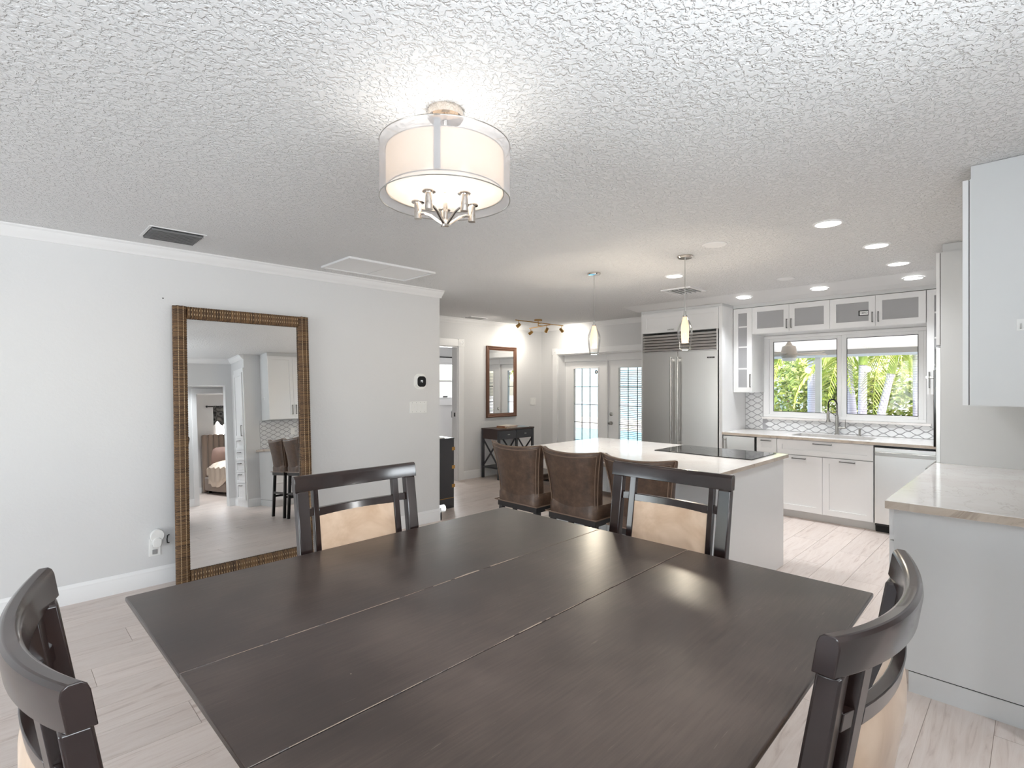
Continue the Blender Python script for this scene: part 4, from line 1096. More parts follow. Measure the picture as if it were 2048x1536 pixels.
# ------------------------------------------------------------------ brass track light
t = thing('track_light', 'brass four-head track light near the back corner', 'track light', (6.05, 5.52, CZ))
MB().lathe([(.001, 0), (.062, 0), (.062, -.022), (.001, -.024)], (6.05, 5.52, CZ), 32).build('canopy', M_brass, t)
MB().tube([(6.05, 5.52, CZ-.02), (6.05, 5.52, 2.39)], .006, 8).build('stem', M_brass, t)
b1 = MB().tube([(5.47, 5.44, 2.425), (6.56, 5.44, 2.425)], .007, 8).build('bar', M_brass, t)
b2 = MB().tube([(6.10, 5.32, 2.395), (6.27, 5.92, 2.395)], .007, 8).build('bar', M_brass, t)
MB().tube([(6.05, 5.52, 2.425), (6.05, 5.44, 2.425)], .006, 8).tube([(6.05, 5.52, 2.395), (6.155, 5.52, 2.395)], .006, 8).build('bracket', M_brass, t)
for (x, y, z, dx, dy, dz) in ((5.53, 5.44, 2.425, -.3, .7, -.6), (6.52, 5.44, 2.425, .7, .1, -.4), (6.125, 5.41, 2.395, .2, .6, -.7), (6.255, 5.87, 2.395, -.2, .8, -.5)):
    d = Vector((dx, dy, dz)).normalized(); q = Vector((x, y, z-.075))
    hd_ = MB().tube([(x, y, z), (x, y, z-.06)], .004, 6).build('swivel', M_brass, t)
    MB().tube([q-d*.035, q+d*.035], [.022, .026], 14).build('spot_head', M_brass, hd_)
    MB().tube([q+d*.0355, q+d*.0365], .021, 14).build('lamp_face', M_led, hd_)
    l = bpy.data.lights.new('track_spot', 'SPOT'); l.energy = 11; l.spot_size = math.radians(165); l.spot_blend = 1.0; l.shadow_soft_size = .04; l.color = (1, .93, .82)
    o = bpy.data.objects.new('track_spot', l); COL.objects.link(o); o.location = q+d*.06; o.rotation_euler = d.to_track_quat('-Z', 'Y').to_euler()
# ------------------------------------------------------------------ French doors
t = struct(thing('door_1', 'white French doors with divided panes', 'door', (7.17, 4.98, 0))); del t['category']
fd = Face('x', 6.95)
def fb_(u0, u1, d0, d1, z0, z1, nm, m=M_trim, p=t, bev=.003):
    mb = MB(); fd.box(mb, u0, u1, d0, d1, z0, z1); return mb.build(nm, m, p, bevel=bev)
fb_(5.887, 5.985, 0, .02, 0, 1.99, 'side_casing'); fb_(3.83, 4.08, 0, .02, 0, 1.99, 'side_casing')
fb_(3.83, 5.887, 0, .02, 1.99, 2.085, 'head_casing')
cb = fb_(5.88, 5.992, 0, .026, 1.985, 2.095, 'corner_block'); MB().lathe([(.038, 0), (.038, -.004), (.028, -.004), (.026, 0), (.010, -.005), (.0005, -.006)], (6.924, 5.936, 2.04), 24, 'x').build('rosette', M_trim, cb)
fb_(5.872, 5.887, -.25, 0, 0, 1.99, 'jamb'); fb_(4.08, 4.095, -.25, 0, 0, 1.99, 'jamb'); fb_(4.095, 5.872, -.25, 0, 1.975, 1.99, 'jamb_head')
fb_(4.095, 5.872, -.25, -.17, 1.865, 1.975, 'transom_board')
fb_(4.965, 4.99, -.20, -.165, 0, 1.965, 'astragal')
def leaf(u0, u1, g0, g1, nm):
    z0, z1 = .215, 1.741; da, db = -.25, -.205
    mb = MB()
    for a in ((u0, g0, .012, 1.862), (g1, u1, .012, 1.862), (g0, g1, .012, z0), (g0, g1, z1, 1.862)): fd.box(mb, a[0], a[1], da, db, a[2], a[3])
    o = mb.build('door_leaf', M_trim, t, smooth=False)
    e = .022; mb = MB()
    for a in ((g0-e, g0, z0-e, z1+e), (g1, g1+e, z0-e, z1+e), (g0, g1, z0-e, z0), (g0, g1, z1, z1+e)): fd.box(mb, a[0], a[1], db, db+.012, a[2], a[3])
    mb.build('glazing_bead', M_trim, o, bevel=.003)
    for k in range(1, 3):
        u = g0+(g1-g0)*k/3; mb = MB(); fd.box(mb, u-.006, u+.006, db-.012, db-.002, z0, z1); mb.build('muntin', M_grey, o)
    for k in range(1, 5):
        z = z0+(z1-z0)*k/5; mb = MB(); fd.box(mb, g0, g1, db-.012, db-.002, z-.006, z+.006); mb.build('muntin', M_grey, o)
    mb = MB(); fd.box(mb, g0, g1, db-.022, db-.018, z0, z1); mb.build('pane', M_pane, o)
    return o
l1 = leaf(4.982, 5.870, 5.180, 5.687, 'l'); l2 = leaf(4.098, 4.976, 4.262, 4.767, 'r')
for (z, nm) in ((.988, 'deadbolt'), (.841, 'door_knob')):
    c = (7.155, 4.915, z)
    MB().lathe([(.030, 0), (.030, -.008), (.016, -.012), (.016, -.030) if nm == 'deadbolt' else (.012, -.030), (.026, -.045), (.022, -.060), (.001, -.062)] if nm == 'door_knob' else [(.030, 0), (.030, -.012), (.018, -.018), (.001, -.018)], c, 24, 'x').build(nm, M_nickel, l2)
dk = MB().lathe([(.030, 0), (.030, -.002), (.017, -.002)], (7.172, 5.226, 1.682), 28, 'x').build('round_decal', M_blackplastic, l1); MB().lathe([(.017, 0), (.017, -.0015), (.0005, -.0015)], (7.172, 5.226, 1.682), 28, 'x').build('decal_centre', M_decal, dk)
mb = MB()
for k in range(50): z = .225+k*.030; mb.beam((7.185, 4.27, z), (7.185, 4.76, z), .018, .0012, up=(.5, 0, .85))
o = mb.build('mini_blind', M_blind, smooth=False); tag(o, 'white slatted blind behind the right French door glass', 'blind')
# ------------------------------------------------------------------ console table, magazines, wall mirror, switch
t = thing('console_table', 'dark metal console table with two drawers and crossed braces', 'console table', (5.9, 6.03, 0))
X0, X1, Y0, Y1, TT = 5.50, 6.29, 5.834, 6.235, .782
B(X0-.005, X1+.005, Y0-.005, Y1, TT-.022, TT).build('top', M_darkbrown, t, bevel=.002)
for x in (X0, X1-.035):
    for y in (Y0, Y1-.035): B(x, x+.035, y, y+.035, 0, TT-.022).build('leg', M_dark, t, bevel=.002)
B(X0+.035, X1-.035, Y0+.02, Y1-.005, TT-.165, TT-.022).build('drawer_case', M_darkbrown, t)
B(X0+.004, X0+.03, Y0+.035, Y1-.035, TT-.165, TT-.022).build('side_apron', M_darkbrown, t)
B(X1-.03, X1-.004, Y0+.035, Y1-.035, TT-.165, TT-.022).build('side_apron', M_darkbrown, t)
xm = (X0+X1)/2
B(xm-.012, xm+.012, Y0+.002, Y0+.03, TT-.165, TT-.022).build('divider', M_dark, t)
for a, b in ((X0+.038, xm-.015), (xm+.015, X1-.038)):
    d = B(a, b, Y0+.004, Y0+.022, TT-.160, TT-.030).build('drawer', M_dark, t, bevel=.002)
    c = (a+b)/2; B(c-.024, c+.024, Y0-.010, Y0+.004, TT-.098, TT-.088).build('pull', M_nickel, d)
B(xm-.012, xm+.012, Y0+.006, Y0+.030, .19, TT-.165).build('centre_post', M_dark, t)
for x in (X0+.017, X1-.017):
    MB().beam((x, Y0+.02, TT-.17), (x, Y1-.02, .19), .014, .022).build('cross_brace', M_dark, t); MB().beam((x, Y1-.02, TT-.17), (x, Y0+.02, .19), .014, .022).build('cross_brace', M_dark, t)
    MB().beam((x, Y0+.03, .175), (x, Y1-.03, .175), .02, .028).build('side_rail', M_dark, t)
for a, b in ((xm+.015, X1-.03),):
    MB().beam((a, Y1-.03, TT-.17), (b, Y1-.03, .19), .014, .022).build('cross_brace', M_dark, t); MB().beam((b, Y1-.03, TT-.17), (a, Y1-.03, .19), .014, .022).build('cross_brace', M_dark, t)
B(X0+.03, X1-.03, Y0+.02, Y1-.02, .165, .18).build('lower_shelf', M_dark, t)
def book(name, label, cx, cy, z, w_, d_, h_, rz, m, pages=True):
    t = thing(name, label, 'magazine', (cx, cy, z), rz)
    B(-w_/2, w_/2, -d_/2, d_/2, 0, .0012).build('cover', m, t, True); B(-w_/2, w_/2, -d_/2, d_/2, h_-.0012, h_).build('cover', m, t, True)
    B(-w_/2+.003, w_/2-.002, -d_/2+.003, d_/2-.003, .0012, h_-.0012).build('pages', M_paper, t, True)
    B(-w_/2-.001, -w_/2+.003, -d_/2, d_/2, .0, h_).build('spine', m, t, True)
book('magazine', 'tan magazine at the bottom of the pile on the console', 5.84, 6.00, TT, .28, .21, .014, .10, M_tan)
book('magazine', 'rust coloured magazine in the middle of the pile on the console', 5.85, 6.01, TT+.014, .27, .20, .013, -.08, M_rust)
book('magazine', 'cream magazine on top of the pile on the console', 5.86, 6.015, TT+.027, .25, .19, .010, .22, M_paper)
book('magazine', 'pale blue magazine lying beside the pile on the console', 6.10, 5.965, TT, .24, .18, .010, -.25, M_blue)
t = thing('wall_mirror', 'tall bronze framed mirror hanging above the console table', 'mirror', (5.96, 6.27, .935))
X0, X1, Z0, Z1 = 5.622, 6.300, .935, 2.096
FP_ = [(0, 0), (0, .030), (.012, .036), (.022, .030), (.028, .026), (.040, .026), (.052, .016), (.070, .012), (.070, 0)]
mb = MB(); n = len(FP_)
corners = [(X0, Z0, 1, 1), (X1, Z0, -1, 1), (X1, Z1, -1, -1), (X0, Z1, 1, -1)]
for (x, z, sx, sz) in corners:
    for a, d in FP_: mb.v.append((x+sx*a, 6.269-d, z+sz*a))
for k in range(4):
    for i in range(n-1): mb.f.append((k*n+i, k*n+i+1, ((k+1) % 4)*n+i+1, ((k+1) % 4)*n+i))
mb.build('frame', M_frame, t, ang=20)
B(X0+.06, X1-.06, 6.256, 6.262, Z0+.06, Z1-.06).build('glass', M_mirror, t, smooth=False)
def gang(label, x0, x1, y, z0, z1, n, nm='light_switch'):
    t = thing(nm, label, 'switch', ((x0+x1)/2, y, z0))
    B(x0, x1, y-.006, y, z0, z1).build('plate', M_white, t, bevel=.002)
    w_ = (x1-x0)/(n+.25); zc = (z0+z1)/2
    for k in range(n):
        c = (x0+x1)/2+(k-(n-1)/2)*w_*.98
        MB().add([(c-.0165, y-.0062, zc-.033), (c+.0165, y-.0062, zc-.033), (c+.0165, y-.0062, zc+.033), (c-.0165, y-.0062, zc+.033), (c-.0155, y-.0070, zc-.031), (c+.0155, y-.0070, zc-.031), (c+.0155, y-.0105, zc+.031), (c-.0155, y-.0105, zc+.031)],
                 [(0,3,2,1),(4,5,6,7),(0,1,5,4),(1,2,6,5),(2,3,7,6),(3,0,4,7)]).build('rocker', M_white, t, smooth=False)
        for q in (-1, 1): MB().lathe([(.003, 0), (.003, -.001), (.0003, -.001)], (c, y-.006, zc+q*.047), 8, 'y').build('screw', M_grey, t)
gang('white four-gang rocker switch plate below the thermostat', 3.052, 3.270, 4.588, 1.176, 1.298, 4)
gang('white two-gang switch plate right of the bronze wall mirror', 6.66, 6.80, 6.27, 1.11, 1.24, 2)
# thermostat
t = thing('thermostat', 'black faced rounded thermostat on a white wall plate', 'thermostat', (3.183, 4.588, 1.506))
def rr(w_, h_, r, n=8):
    out = []
    for cx, cy, a0 in ((w_/2-r, h_/2-r, 0), (-w_/2+r, h_/2-r, 90), (-w_/2+r, -h_/2+r, 180), (w_/2-r, -h_/2+r, 270)):
        for i in range(n+1): a = math.radians(a0+90*i/n); out.append((cx+r*math.cos(a), cy+r*math.sin(a)))
    return out
MB().prism(rr(.155, .165, .06), 0, .006, lambda a, b, h: (3.183+a, 4.588-h, 1.506+b)).build('wall_plate', M_white, t)
MB().prism(rr(.120, .122, .040), .006, .024, lambda a, b, h: (3.190+a, 4.588-h, 1.506+b)).build('housing', M_white, t)
fc = MB().prism(rr(.106, .110, .036), .024, .0265, lambda a, b, h: (3.190+a, 4.588-h, 1.506+b)).build('screen', M_blackplastic, t)
M_digit = mat('screen_digits', (230, 230, 230), .5, emit=(230, 232, 236), estr=.7)
text('72', (3.190, 4.5612, 1.508), RY, .030, M_digit, fc, 'digits')
# outlet with plug-in
t = thing('wall_outlet', 'white wall outlet plate near the foot of the leaning mirror', 'outlet', (.842, 4.588, .22))
B(.805, .878, 4.582, 4.588, .215, .345).build('plate', M_white, t, bevel=.002)
B(.825, .858, 4.580, 4.582, .228, .262).build('socket', M_grey, t, bevel=.003); B(.825, .858, 4.580, 4.582, .292, .330).build('socket', M_grey, t)
t = thing('plug_in_freshener', 'white round plug-in air freshener in the low wall outlet', 'plug-in', (.852, 4.57, .33))
MB().prism([(.044*math.cos(2*PI*k/32), .048*math.sin(2*PI*k/32)) for k in range(32)], .008, .040, lambda a, b, h: (.852+a, 4.588-h, .365+b)).build('shell', M_white, t, bevel=.004)
MB().prism(rr(.056, .07, .025), .008, .048, lambda a, b, h: (.850+a, 4.588-h, .318+b)).build('bottle_cover', M_white, t, bevel=.004)
o = MB().lathe([(.005, 0), (.004, -.003), (.0005, -.003)], (.893, 4.588, 2.118), 10, 'y').build('nail', M_gap); tag(o, 'tiny dark nail in the wall above the leaning mirror', 'nail')
# ------------------------------------------------------------------ leaning wicker mirror
TILT = math.radians(3.2)
MW0, MW1, MH = .940, 1.968, 2.068
t = thing('floor_mirror', 'tall wicker framed mirror leaning against the left wall', 'mirror', (1.454, 4.438, 0), rot=(-TILT, 0, math.radians(.2)))
# local frame: x along the wall, z up the mirror, -y towards the room; glass at y = 0
hx = (MW1-MW0)/2; bw = .096
B(-hx+bw-.01, hx-bw+.01, 0, .004, bw-.01, MH-bw+.01).build('glass', M_mirror, t, True, smooth=False)
B(-hx+.01, hx-.01, .004, .016, .01, MH-.01).build('backing', M_frame, t, True)
rs = random.Random(11)
def wrap_bar(p0, p1, horizontal, nm):
    """woven strands wrapped round a flat padded bar; p0, p1 = (x, z) along its centre line"""
    ln = math.hypot(p1[0]-p0[0], p1[1]-p0[1]); n = int(ln/.0088); mb = MB()
    sec = [(-.047, -.004), (-.045, -.018), (-.034, -.028), (-.018, -.033), (0, -.034), (.018, -.033), (.034, -.028), (.045, -.018), (.047, -.004)]
    bar = MB(); k = len(sec)
    for q in (0, 1):
        p = (p0, p1)[q]
        for s_, d in sec: bar.v.append((p[0], d*.86, p[1]+s_*.97) if horizontal else (p[0]+s_*.97, d*.86, p[1]))
    for i in range(k-1): bar.f.append((i, i+1, k+i+1, k+i))
    bar.f.append(tuple(range(k))); bar.f.append(tuple(range(k, 2*k))); bar.f.append((0, k-1, 2*k-1, k))
    bo = bar.build(nm, M_wick, t, True)
    for i in range(n):
        f = (i+.5)/n; c = (p0[0]+(p1[0]-p0[0])*f, p0[1]+(p1[1]-p0[1])*f); r = .0042
        b = len(mb.v); wob = rs.uniform(-.0012, .0012)
        for j, (s_, d) in enumerate(sec):
            tw = wob*math.sin(j*1.3)+(.0016 if (i+j) % 2 else -.0016)
            for (al, nn) in ((-r, 0), (-r*.5, -.0034), (r*.5, -.0034), (r, 0)):
                if horizontal: mb.v.append((c[0]+al+tw, d+nn, c[1]+s_))
                else: mb.v.append((c[0]+s_, d+nn, c[1]+al+tw))
        for j in range(k-1):
            for m_ in range(3): mb.f.append((b+j*4+m_, b+j*4+m_+1, b+j*4+4+m_+1, b+j*4+4+m_))
    w_ = mb.build('woven_strands', M_wick, bo, True, kind='stuff')
    mb = MB(); m2 = int(ln/.0176)
    for off in (-.015, .019):
        for i in range(m2):
            f = (i+.5)/m2; c = (p0[0]+(p1[0]-p0[0])*f, p0[1]+(p1[1]-p0[1])*f); a = .0048; d = -.0372+abs(off)*.05
            if horizontal: q = [(c[0]-a*.55, d, c[1]+off-a*1.5), (c[0]+a*.55, d, c[1]+off-a*1.5), (c[0]+a*.55, d, c[1]+off+a*1.5), (c[0]-a*.55, d, c[1]+off+a*1.5), (c[0], d-.003, c[1]+off)]
            else: q = [(c[0]+off-a*.5, d, c[1]-a*1.6), (c[0]+off+a*.5, d, c[1]-a*1.6), (c[0]+off+a*.5, d, c[1]+a*1.6), (c[0]+off-a*.5, d, c[1]+a*1.6), (c[0]+off, d-.003, c[1])]
            mb.add(q, [(0, 1, 4), (1, 2, 4), (2, 3, 4), (3, 0, 4)])
    mb.build('stitching', M_wickl, bo, True, kind='stuff')
wrap_bar((-hx+bw/2, 0.0), (-hx+bw/2, MH), False, 'frame_side')
wrap_bar((hx-bw/2, 0.0), (hx-bw/2, MH), False, 'frame_side')
wrap_bar((-hx+bw, MH-bw/2+.002), (hx-bw, MH-bw/2+.002), True, 'frame_top')
wrap_bar((-hx+bw, bw/2), (hx-bw, bw/2), True, 'frame_bottom')
o = MB().tube([(.930, 4.58, .355), (.918, 4.57, .352), (.914, 4.565, .325), (.918, 4.57, .298), (.930, 4.58, .295)], .004, 8).build('black_clip', M_gap); tag(o, 'small black cord clip on the wall at the mirror edge', 'clip')
# ------------------------------------------------------------------ dresser with basket and papers
t = thing('campaign_dresser', 'black campaign dresser with brass corner brackets, mostly hidden behind the wall end', 'dresser', (3.70, 5.5, 0))
DX0, DX1, DY0, DY1, DT = 3.462, 3.922, 4.945, 6.05, .835
B(DX0, DX1, DY0, DY1, .125, DT-.012).build('body', M_dark, t, bevel=.002); B(DX0, DX1+.004, DY0-.003, DY1, DT-.012, DT).build('top', M_dark, t)
B(DX0, DX1, DY0-.001, DY0, .118, .124).build('brass_line', M_brass, t); B(DX0, DX1, DY0, DY1, .105, .125).build('plinth', M_dark, t)
for y in (DY0, DY1-.02):
    mb = MB().prism([(DX0, 0), (DX0+.10, 0), (DX0+.11, .03), (DX0+.14, .06), (DX1-.14, .06), (DX1-.11, .03), (DX1-.10, 0), (DX1, 0), (DX1, .105), (DX0, .105)], y, y+.02, lambda a, b, h: (a, h, b)); mb.build('bracket_foot', M_dark, t, smooth=False)
for k in range(3):
    z = .15+k*.225; d = B(DX1, DX1+.012, DY0+.02, DY1-.02, z, z+.21).build('drawer', M_dark, t)
    for y in (DY0+.3, DY1-.3): B(DX1+.012, DX1+.02, y-.05, y+.05, z+.08, z+.12).build('pull', M_brass, d)
for z in (.262, .486, .706):
    B(DX1-.032, DX1+.006, DY0-.0025, DY0, z-.02, z+.02).build('corner_bracket', M_brass, t); B(DX1, DX1+.014, DY0-.002, DY0+.03, z-.02, z+.02).build('corner_bracket', M_brass, t)
t = thing('woven_basket', 'small brown woven basket on the dresser behind the wall end', 'basket', (3.66, 5.15, DT))
MB().lathe([(.03, 0), (.05, .0), (.062, .09), (.066, .12), (.062, .12), (.056, .09), (.045, .01), (.001, .01)], (3.665, 5.15, DT), 20).build('bowl', M_wick, t)
mb = MB()
for k in range(9): mb.lathe([(.051+.0016*k, .006+.0125*k), (.056+.0016*k, .0115+.0125*k), (.052+.0016*k, .017+.0125*k)], (3.665, 5.15, DT), 20)
mb.build('coils', M_wick, [c for c in t.children][0])
t = thing('paper_stack', 'small stack of white papers on the dresser top', 'papers', (3.70, 5.02, DT))
for k in range(3): B(3.60+.004*k, 3.80-.003*k, 4.965, 5.07, DT+.003*k, DT+.003*k+.0025).build('sheet', M_paper, t)
t = thing('floor_lamp', 'slim dark pole with a pale grey head just inside the side room doorway', 'lamp', (5.25, 6.62, 0))
MB().tube([(5.25, 6.62, .02), (5.25, 6.62, .95)], .014, 10).build('pole', M_steel_d, t); MB().lathe([(.001, 0), (.09, 0), (.09, .012), (.015, .02)], (5.25, 6.62, 0), 20).build('base', M_steel_d, t)
MB().lathe([(.03, .93), (.045, .95), (.045, 1.03), (.03, 1.06), (.001, 1.06)], (5.25, 6.62, 0), 18, cap0=True).build('head', M_grey, t)
# ------------------------------------------------------------------ bedroom seen in the leaning mirror
t = thing('bed', 'taupe channel-tufted upholstered bed reflected in the leaning mirror', 'bed', (4.25, -3.5, 0))
X0, X1 = 3.42, 5.02
B(X0+.02, X1-.02, -4.56, -4.50, .05, 1.30).build('headboard', M_headb, t)
k = 0; x = X0
hb = [c for c in t.children][0]
while x < X1-.05:
    MB().lathe([(.001, 0), (.058, .0), (.062, .05), (.062, 1.24), (.052, 1.29), (.001, 1.30)], (x+.062, -4.47, .02), 12).build('channel', M_headb, hb); x += .114
B(X0+.02, X1-.02, -4.40, -2.55, .06, .36).build('side_rails', M_headb, t, bevel=.02)
B(X0+.05, X1-.05, -4.40, -2.58, .36, .58).build('mattress', M_linenw, t, bevel=.05)
for x in (X0+.1, X1-.1):
    for y in (-4.3, -2.65): B(x-.03, x+.03, y-.03, y+.03, 0, .06).build('foot', M_black, t)
# duvet draped over the side
mb = MB(); nx, ny = 18, 24
for a in range(ny+1):
    for i in range(nx+1):
        v_ = a/ny; y = -3.95+1.44*v_; u = i/nx*2.0-.36
        fold = .012*math.sin(9*v_*PI+u*3)+.008*math.sin(23*v_+i)
        if u < 0: xx, zz = X0-.02-.02*math.sin(v_*20)*(-u), .61+u*1.25*(.6+.4*math.sin(3.0*v_+.6))
        else: xx, zz = X0-.01+u*(X1-X0)/1.64, .63+.02*math.sin(u*5+v_*4)+.05*math.sin(min(1, u*3)*PI/2)
        mb.v.append((xx+fold*.6, y, max(.17, zz+fold)))
for a in range(ny):
    for i in range(nx): mb.f.append((a*(nx+1)+i, a*(nx+1)+i+1, (a+1)*(nx+1)+i+1, (a+1)*(nx+1)+i))
dv = mb.build('duvet', M_linenw); tag(dv, 'cream duvet hanging over the side of the bed', 'duvet'); dv.modifiers.new('thick', 'SOLIDIFY').thickness = .02
def pillow(label, cx, cy, cz_, w_, h_, th, m, rx):
    mb = MB(); n = 10
    for s_ in (1, -1):
        for a in range(n+1):
            for i in range(n+1):
                u, v_ = i/n*2-1, a/n*2-1; e = max(0, (1-u**4)*(1-v_**4))**.5; pin = 1-.06*(u*u*v_*v_)
                mb.v.append((u*w_/2*pin, s_*th/2*e, v_*h_/2*pin))
    m1 = (n+1)**2
    for l in (0, 1):
        for a in range(n):
            for i in range(n): mb.f.append(tuple(l*m1+q for q in (a*(n+1)+i, a*(n+1)+i+1, (a+1)*(n+1)+i+1, (a+1)*(n+1)+i)))
    o = mb.build('pillow', m, ang=80); o.location = (cx, cy, cz_); o.rotation_euler = (rx, 0, 0); tag(o, label, 'pillow', 'pillows on the bed'); return o
pillow('mauve pillow nearest the duvet on the bed', 3.85, -4.20, .83, .62, .42, .16, M_pillow, -.5)
pillow('mauve pillow leaning on the headboard behind another', 4.55, -4.25, .85, .66, .46, .16, M_pillow, -.25)
t = thing('window_valance', 'black and silver damask valance over the bedroom window', 'valance', (4.2, -4.55, 1.5))
mb = MB(); nx, nz = 40, 8
for a in range(nz+1):
    for i in range(nx+1):
        u = i/nx; x = 3.70+1.10*u; bot = 1.52+.09*math.sin(u*PI*6)**2*.9+.02*math.sin(u*31); z = bot+(1.985-bot)*a/nz
        mb.v.append((x, -4.545+.02*math.sin(u*46), z))
for a in range(nz):
    for i in range(nx): mb.f.append((a*(nx+1)+i, a*(nx+1)+i+1, (a+1)*(nx+1)+i+1, (a+1)*(nx+1)+i))
v_o = mb.build('fabric', M_val, t); v_o.modifiers.new('thick', 'SOLIDIFY').thickness = .006
o = MB().tube([(3.58, -4.56, 1.97), (4.95, -4.56, 1.97)], .012, 10).lathe([(.001, -.03), (.024, -.015), (.024, .005), (.001, .02)], (3.58, -4.56, 1.97), 14, 'x').tube([(3.64, -4.56, 1.97), (3.64, -4.62, 1.97)], .008, 8).build('valance_rod', M_steel_d); tag(o, 'dark curtain rod with ball finial holding the valance', 'curtain rod')
# ------------------------------------------------------------------ outside
struct(B(7.2, 60, -40, 40, -.5, -.16).build('garden_ground', M_ground, smooth=False))
struct(B(7.2, 10.6, -8, 12, -.16, -.06).build('patio_floor', M_deck, smooth=False))
# roof of the patio: sloping panels, gutter beam, posts
t = thing('patio_roof', 'white aluminium patio roof with taupe gutter outside the kitchen window', 'patio roof', (8.8, 1.5, 2.0))
for k in range(10):
    y0 = -5+k*1.4
    MB().add([(7.22, y0, 2.36), (10.35, y0, 2.07), (10.35, y0+1.385, 2.07), (7.22, y0+1.385, 2.36), (7.22, y0, 2.42), (10.35, y0, 2.13), (10.35, y0+1.385, 2.13), (7.22, y0+1.385, 2.42)], [(0,1,2,3),(4,7,6,5),(0,4,5,1),(1,5,6,2),(2,6,7,3),(3,7,4,0)]).build('roof_panel', M_roofp, t, smooth=False)
B(10.28, 10.36, -5, 9, 1.985, 2.07).build('gutter', M_beam, t); B(10.25, 10.38, -5, 9, 1.945, 1.985).build('beam_lip', M_alu, t)
for y in (-1.4, 2.736, 6.9): B(10.28, 10.36, y-.042, y+.042, -.06, 1.945).build('post', M_post, t)
t = thing('patio_fan', 'taupe outdoor ceiling fan seen through the left window pane', 'ceiling fan', (8.9, 2.78, 2.2))
fxc, fyc = 8.9, 2.776
MB().tube([(fxc, fyc, 2.25), (fxc, fyc, 2.12)], .014, 10).lathe([(.02, 2.145), (.055, 2.08), (.06, 2.075)], (fxc, fyc, 0), 24).build('downrod', M_fan, t)
MB().lathe([(.055, 2.085), (.095, 2.070), (.112, 1.985), (.122, 1.955), (.122, 1.925), (.100, 1.895), (.090, 1.89), (.001, 1.89)], (fxc, fyc, 0), 32).build('motor', M_fan, t)
MB().lathe([(.092, 1.892), (.098, 1.88), (.098, 1.845), (.001, 1.838)], (fxc, fyc, 0), 28).build('light_kit', M_white, t)
for k in range(5):
    a = 2*PI*k/5+.5; ca, sa = math.cos(a), math.sin(a); mb = MB()
    pts = []
    for r, hw_ in ((.10, .03), (.25, .055), (.50, .065), (.60, .04)):
        for s_ in (-1, 1):
            pts.append((fxc+ca*r-sa*hw_*s_, fyc+sa*r+ca*hw_*s_, 1.952+.012*s_))
    vs = pts + [(p[0], p[1], p[2]-.008) for p in pts]
    fs = []
    for i in range(3): q = (2*i, 2*i+1, 2*i+3, 2*i+2); fs += [q, tuple(8+z for z in reversed(q)), (2*i, 2*i+2, 2*i+10, 2*i+8), (2*i+1, 2*i+9, 2*i+11, 2*i+3)]
    fs += [(0, 8, 9, 1), (6, 7, 15, 14)]
    mb.add(vs, fs).build('blade', M_fan, t, smooth=False)
# palms
def frond_mesh(ln, droop, seed):
    r = random.Random(seed); mb = MB(); n = 34; pts = []
    for i in range(n+1):
        f = i/n; pts.append(Vector((ln*f*(1-.25*droop*f), 0, ln*(.35*f-droop*f*f))))
    mb.tube(pts, [.014*(1-.8*i/n) for i in range(n+1)], 5)
    for i in range(3, n):
        for s_ in (-1, 1):
            p = pts[i]; l2 = .42*math.sin(PI*(.12+.85*i/n))*r.uniform(.85, 1.1)
            tip = p+Vector((l2*.55, s_*l2*.62, -l2*.55)); mid = p+(tip-p)*.45+Vector((0, 0, .02)); wv_ = Vector((.018, 0, .006))
            mb.add([p-wv_*.5, p+wv_*.5, mid+wv_, tip, mid-wv_], [(0, 1, 2, 4), (2, 3, 4)])
    me = mb.mesh('frond', smooth=False); me.materials.append(M_leafB); return me
FR = [frond_mesh(1.9, .75, 1), frond_mesh(1.7, 1.05, 2), frond_mesh(2.0, .5, 3)]
def palm(label, base, top, r0, r1, shaft, nf, seed, crown=True):
    t = thing('palm_tree', label, 'palm tree', (base[0], base[1], -.16), group='palms outside the kitchen window')
    b, tp = Vector(base), Vector(top); n = 14; pts = [b.lerp(tp, i/n) for i in range(n+1)]
    mb = MB(); mb.tube(pts, [r0+(r1-r0)*(i/n)**.8 for i in range(n+1)], 14); mb.build('trunk', M_trunk, t, ang=60)
    d = (tp-b).normalized(); top2 = tp+d*shaft
    if shaft: MB().tube([tp, tp+d*shaft*.4, top2], [r1*1.18, r1*1.1, r1*.6], 12).build('crownshaft', M_shaft, t)
    r = random.Random(seed)
    for k in range(nf):
        o = bpy.data.objects.new('frond', FR[k % 3]); COL.objects.link(o); o.parent = t
        o.location = top2-Vector((base[0], base[1], -.16)); o.rotation_euler = (0, r.uniform(-.25, .35), 2*PI*k/nf+r.uniform(-.2, .2))
palm('leaning palm with pale ringed trunk and lime green crownshaft in the right window pane', (12, 2.33, -.16), (12, 1.965, 1.68), .085, .06, .55, 9, 5)
palm('palm trunk leaning left beside the window centre post', (12.5, 2.62, -.16), (12.5, 2.80, 2.15), .10, .075, .5, 9, 6)
palm('straight pale palm trunk near the middle of the right window pane', (12.0, 2.43, -.16), (12.0, 2.41, 1.85), .085, .07, .35, 9, 8)
palm('thick pale palm trunk at the right edge of the window', (12.0, 1.47, -.16), (12.0, 1.50, 3.3), .165, .14, .6, 9, 9)
palm('pale palm trunk right behind the patio post', (12.5, 3.42, -.16), (12.5, 3.44, 2.0), .105, .085, .5, 9, 10)
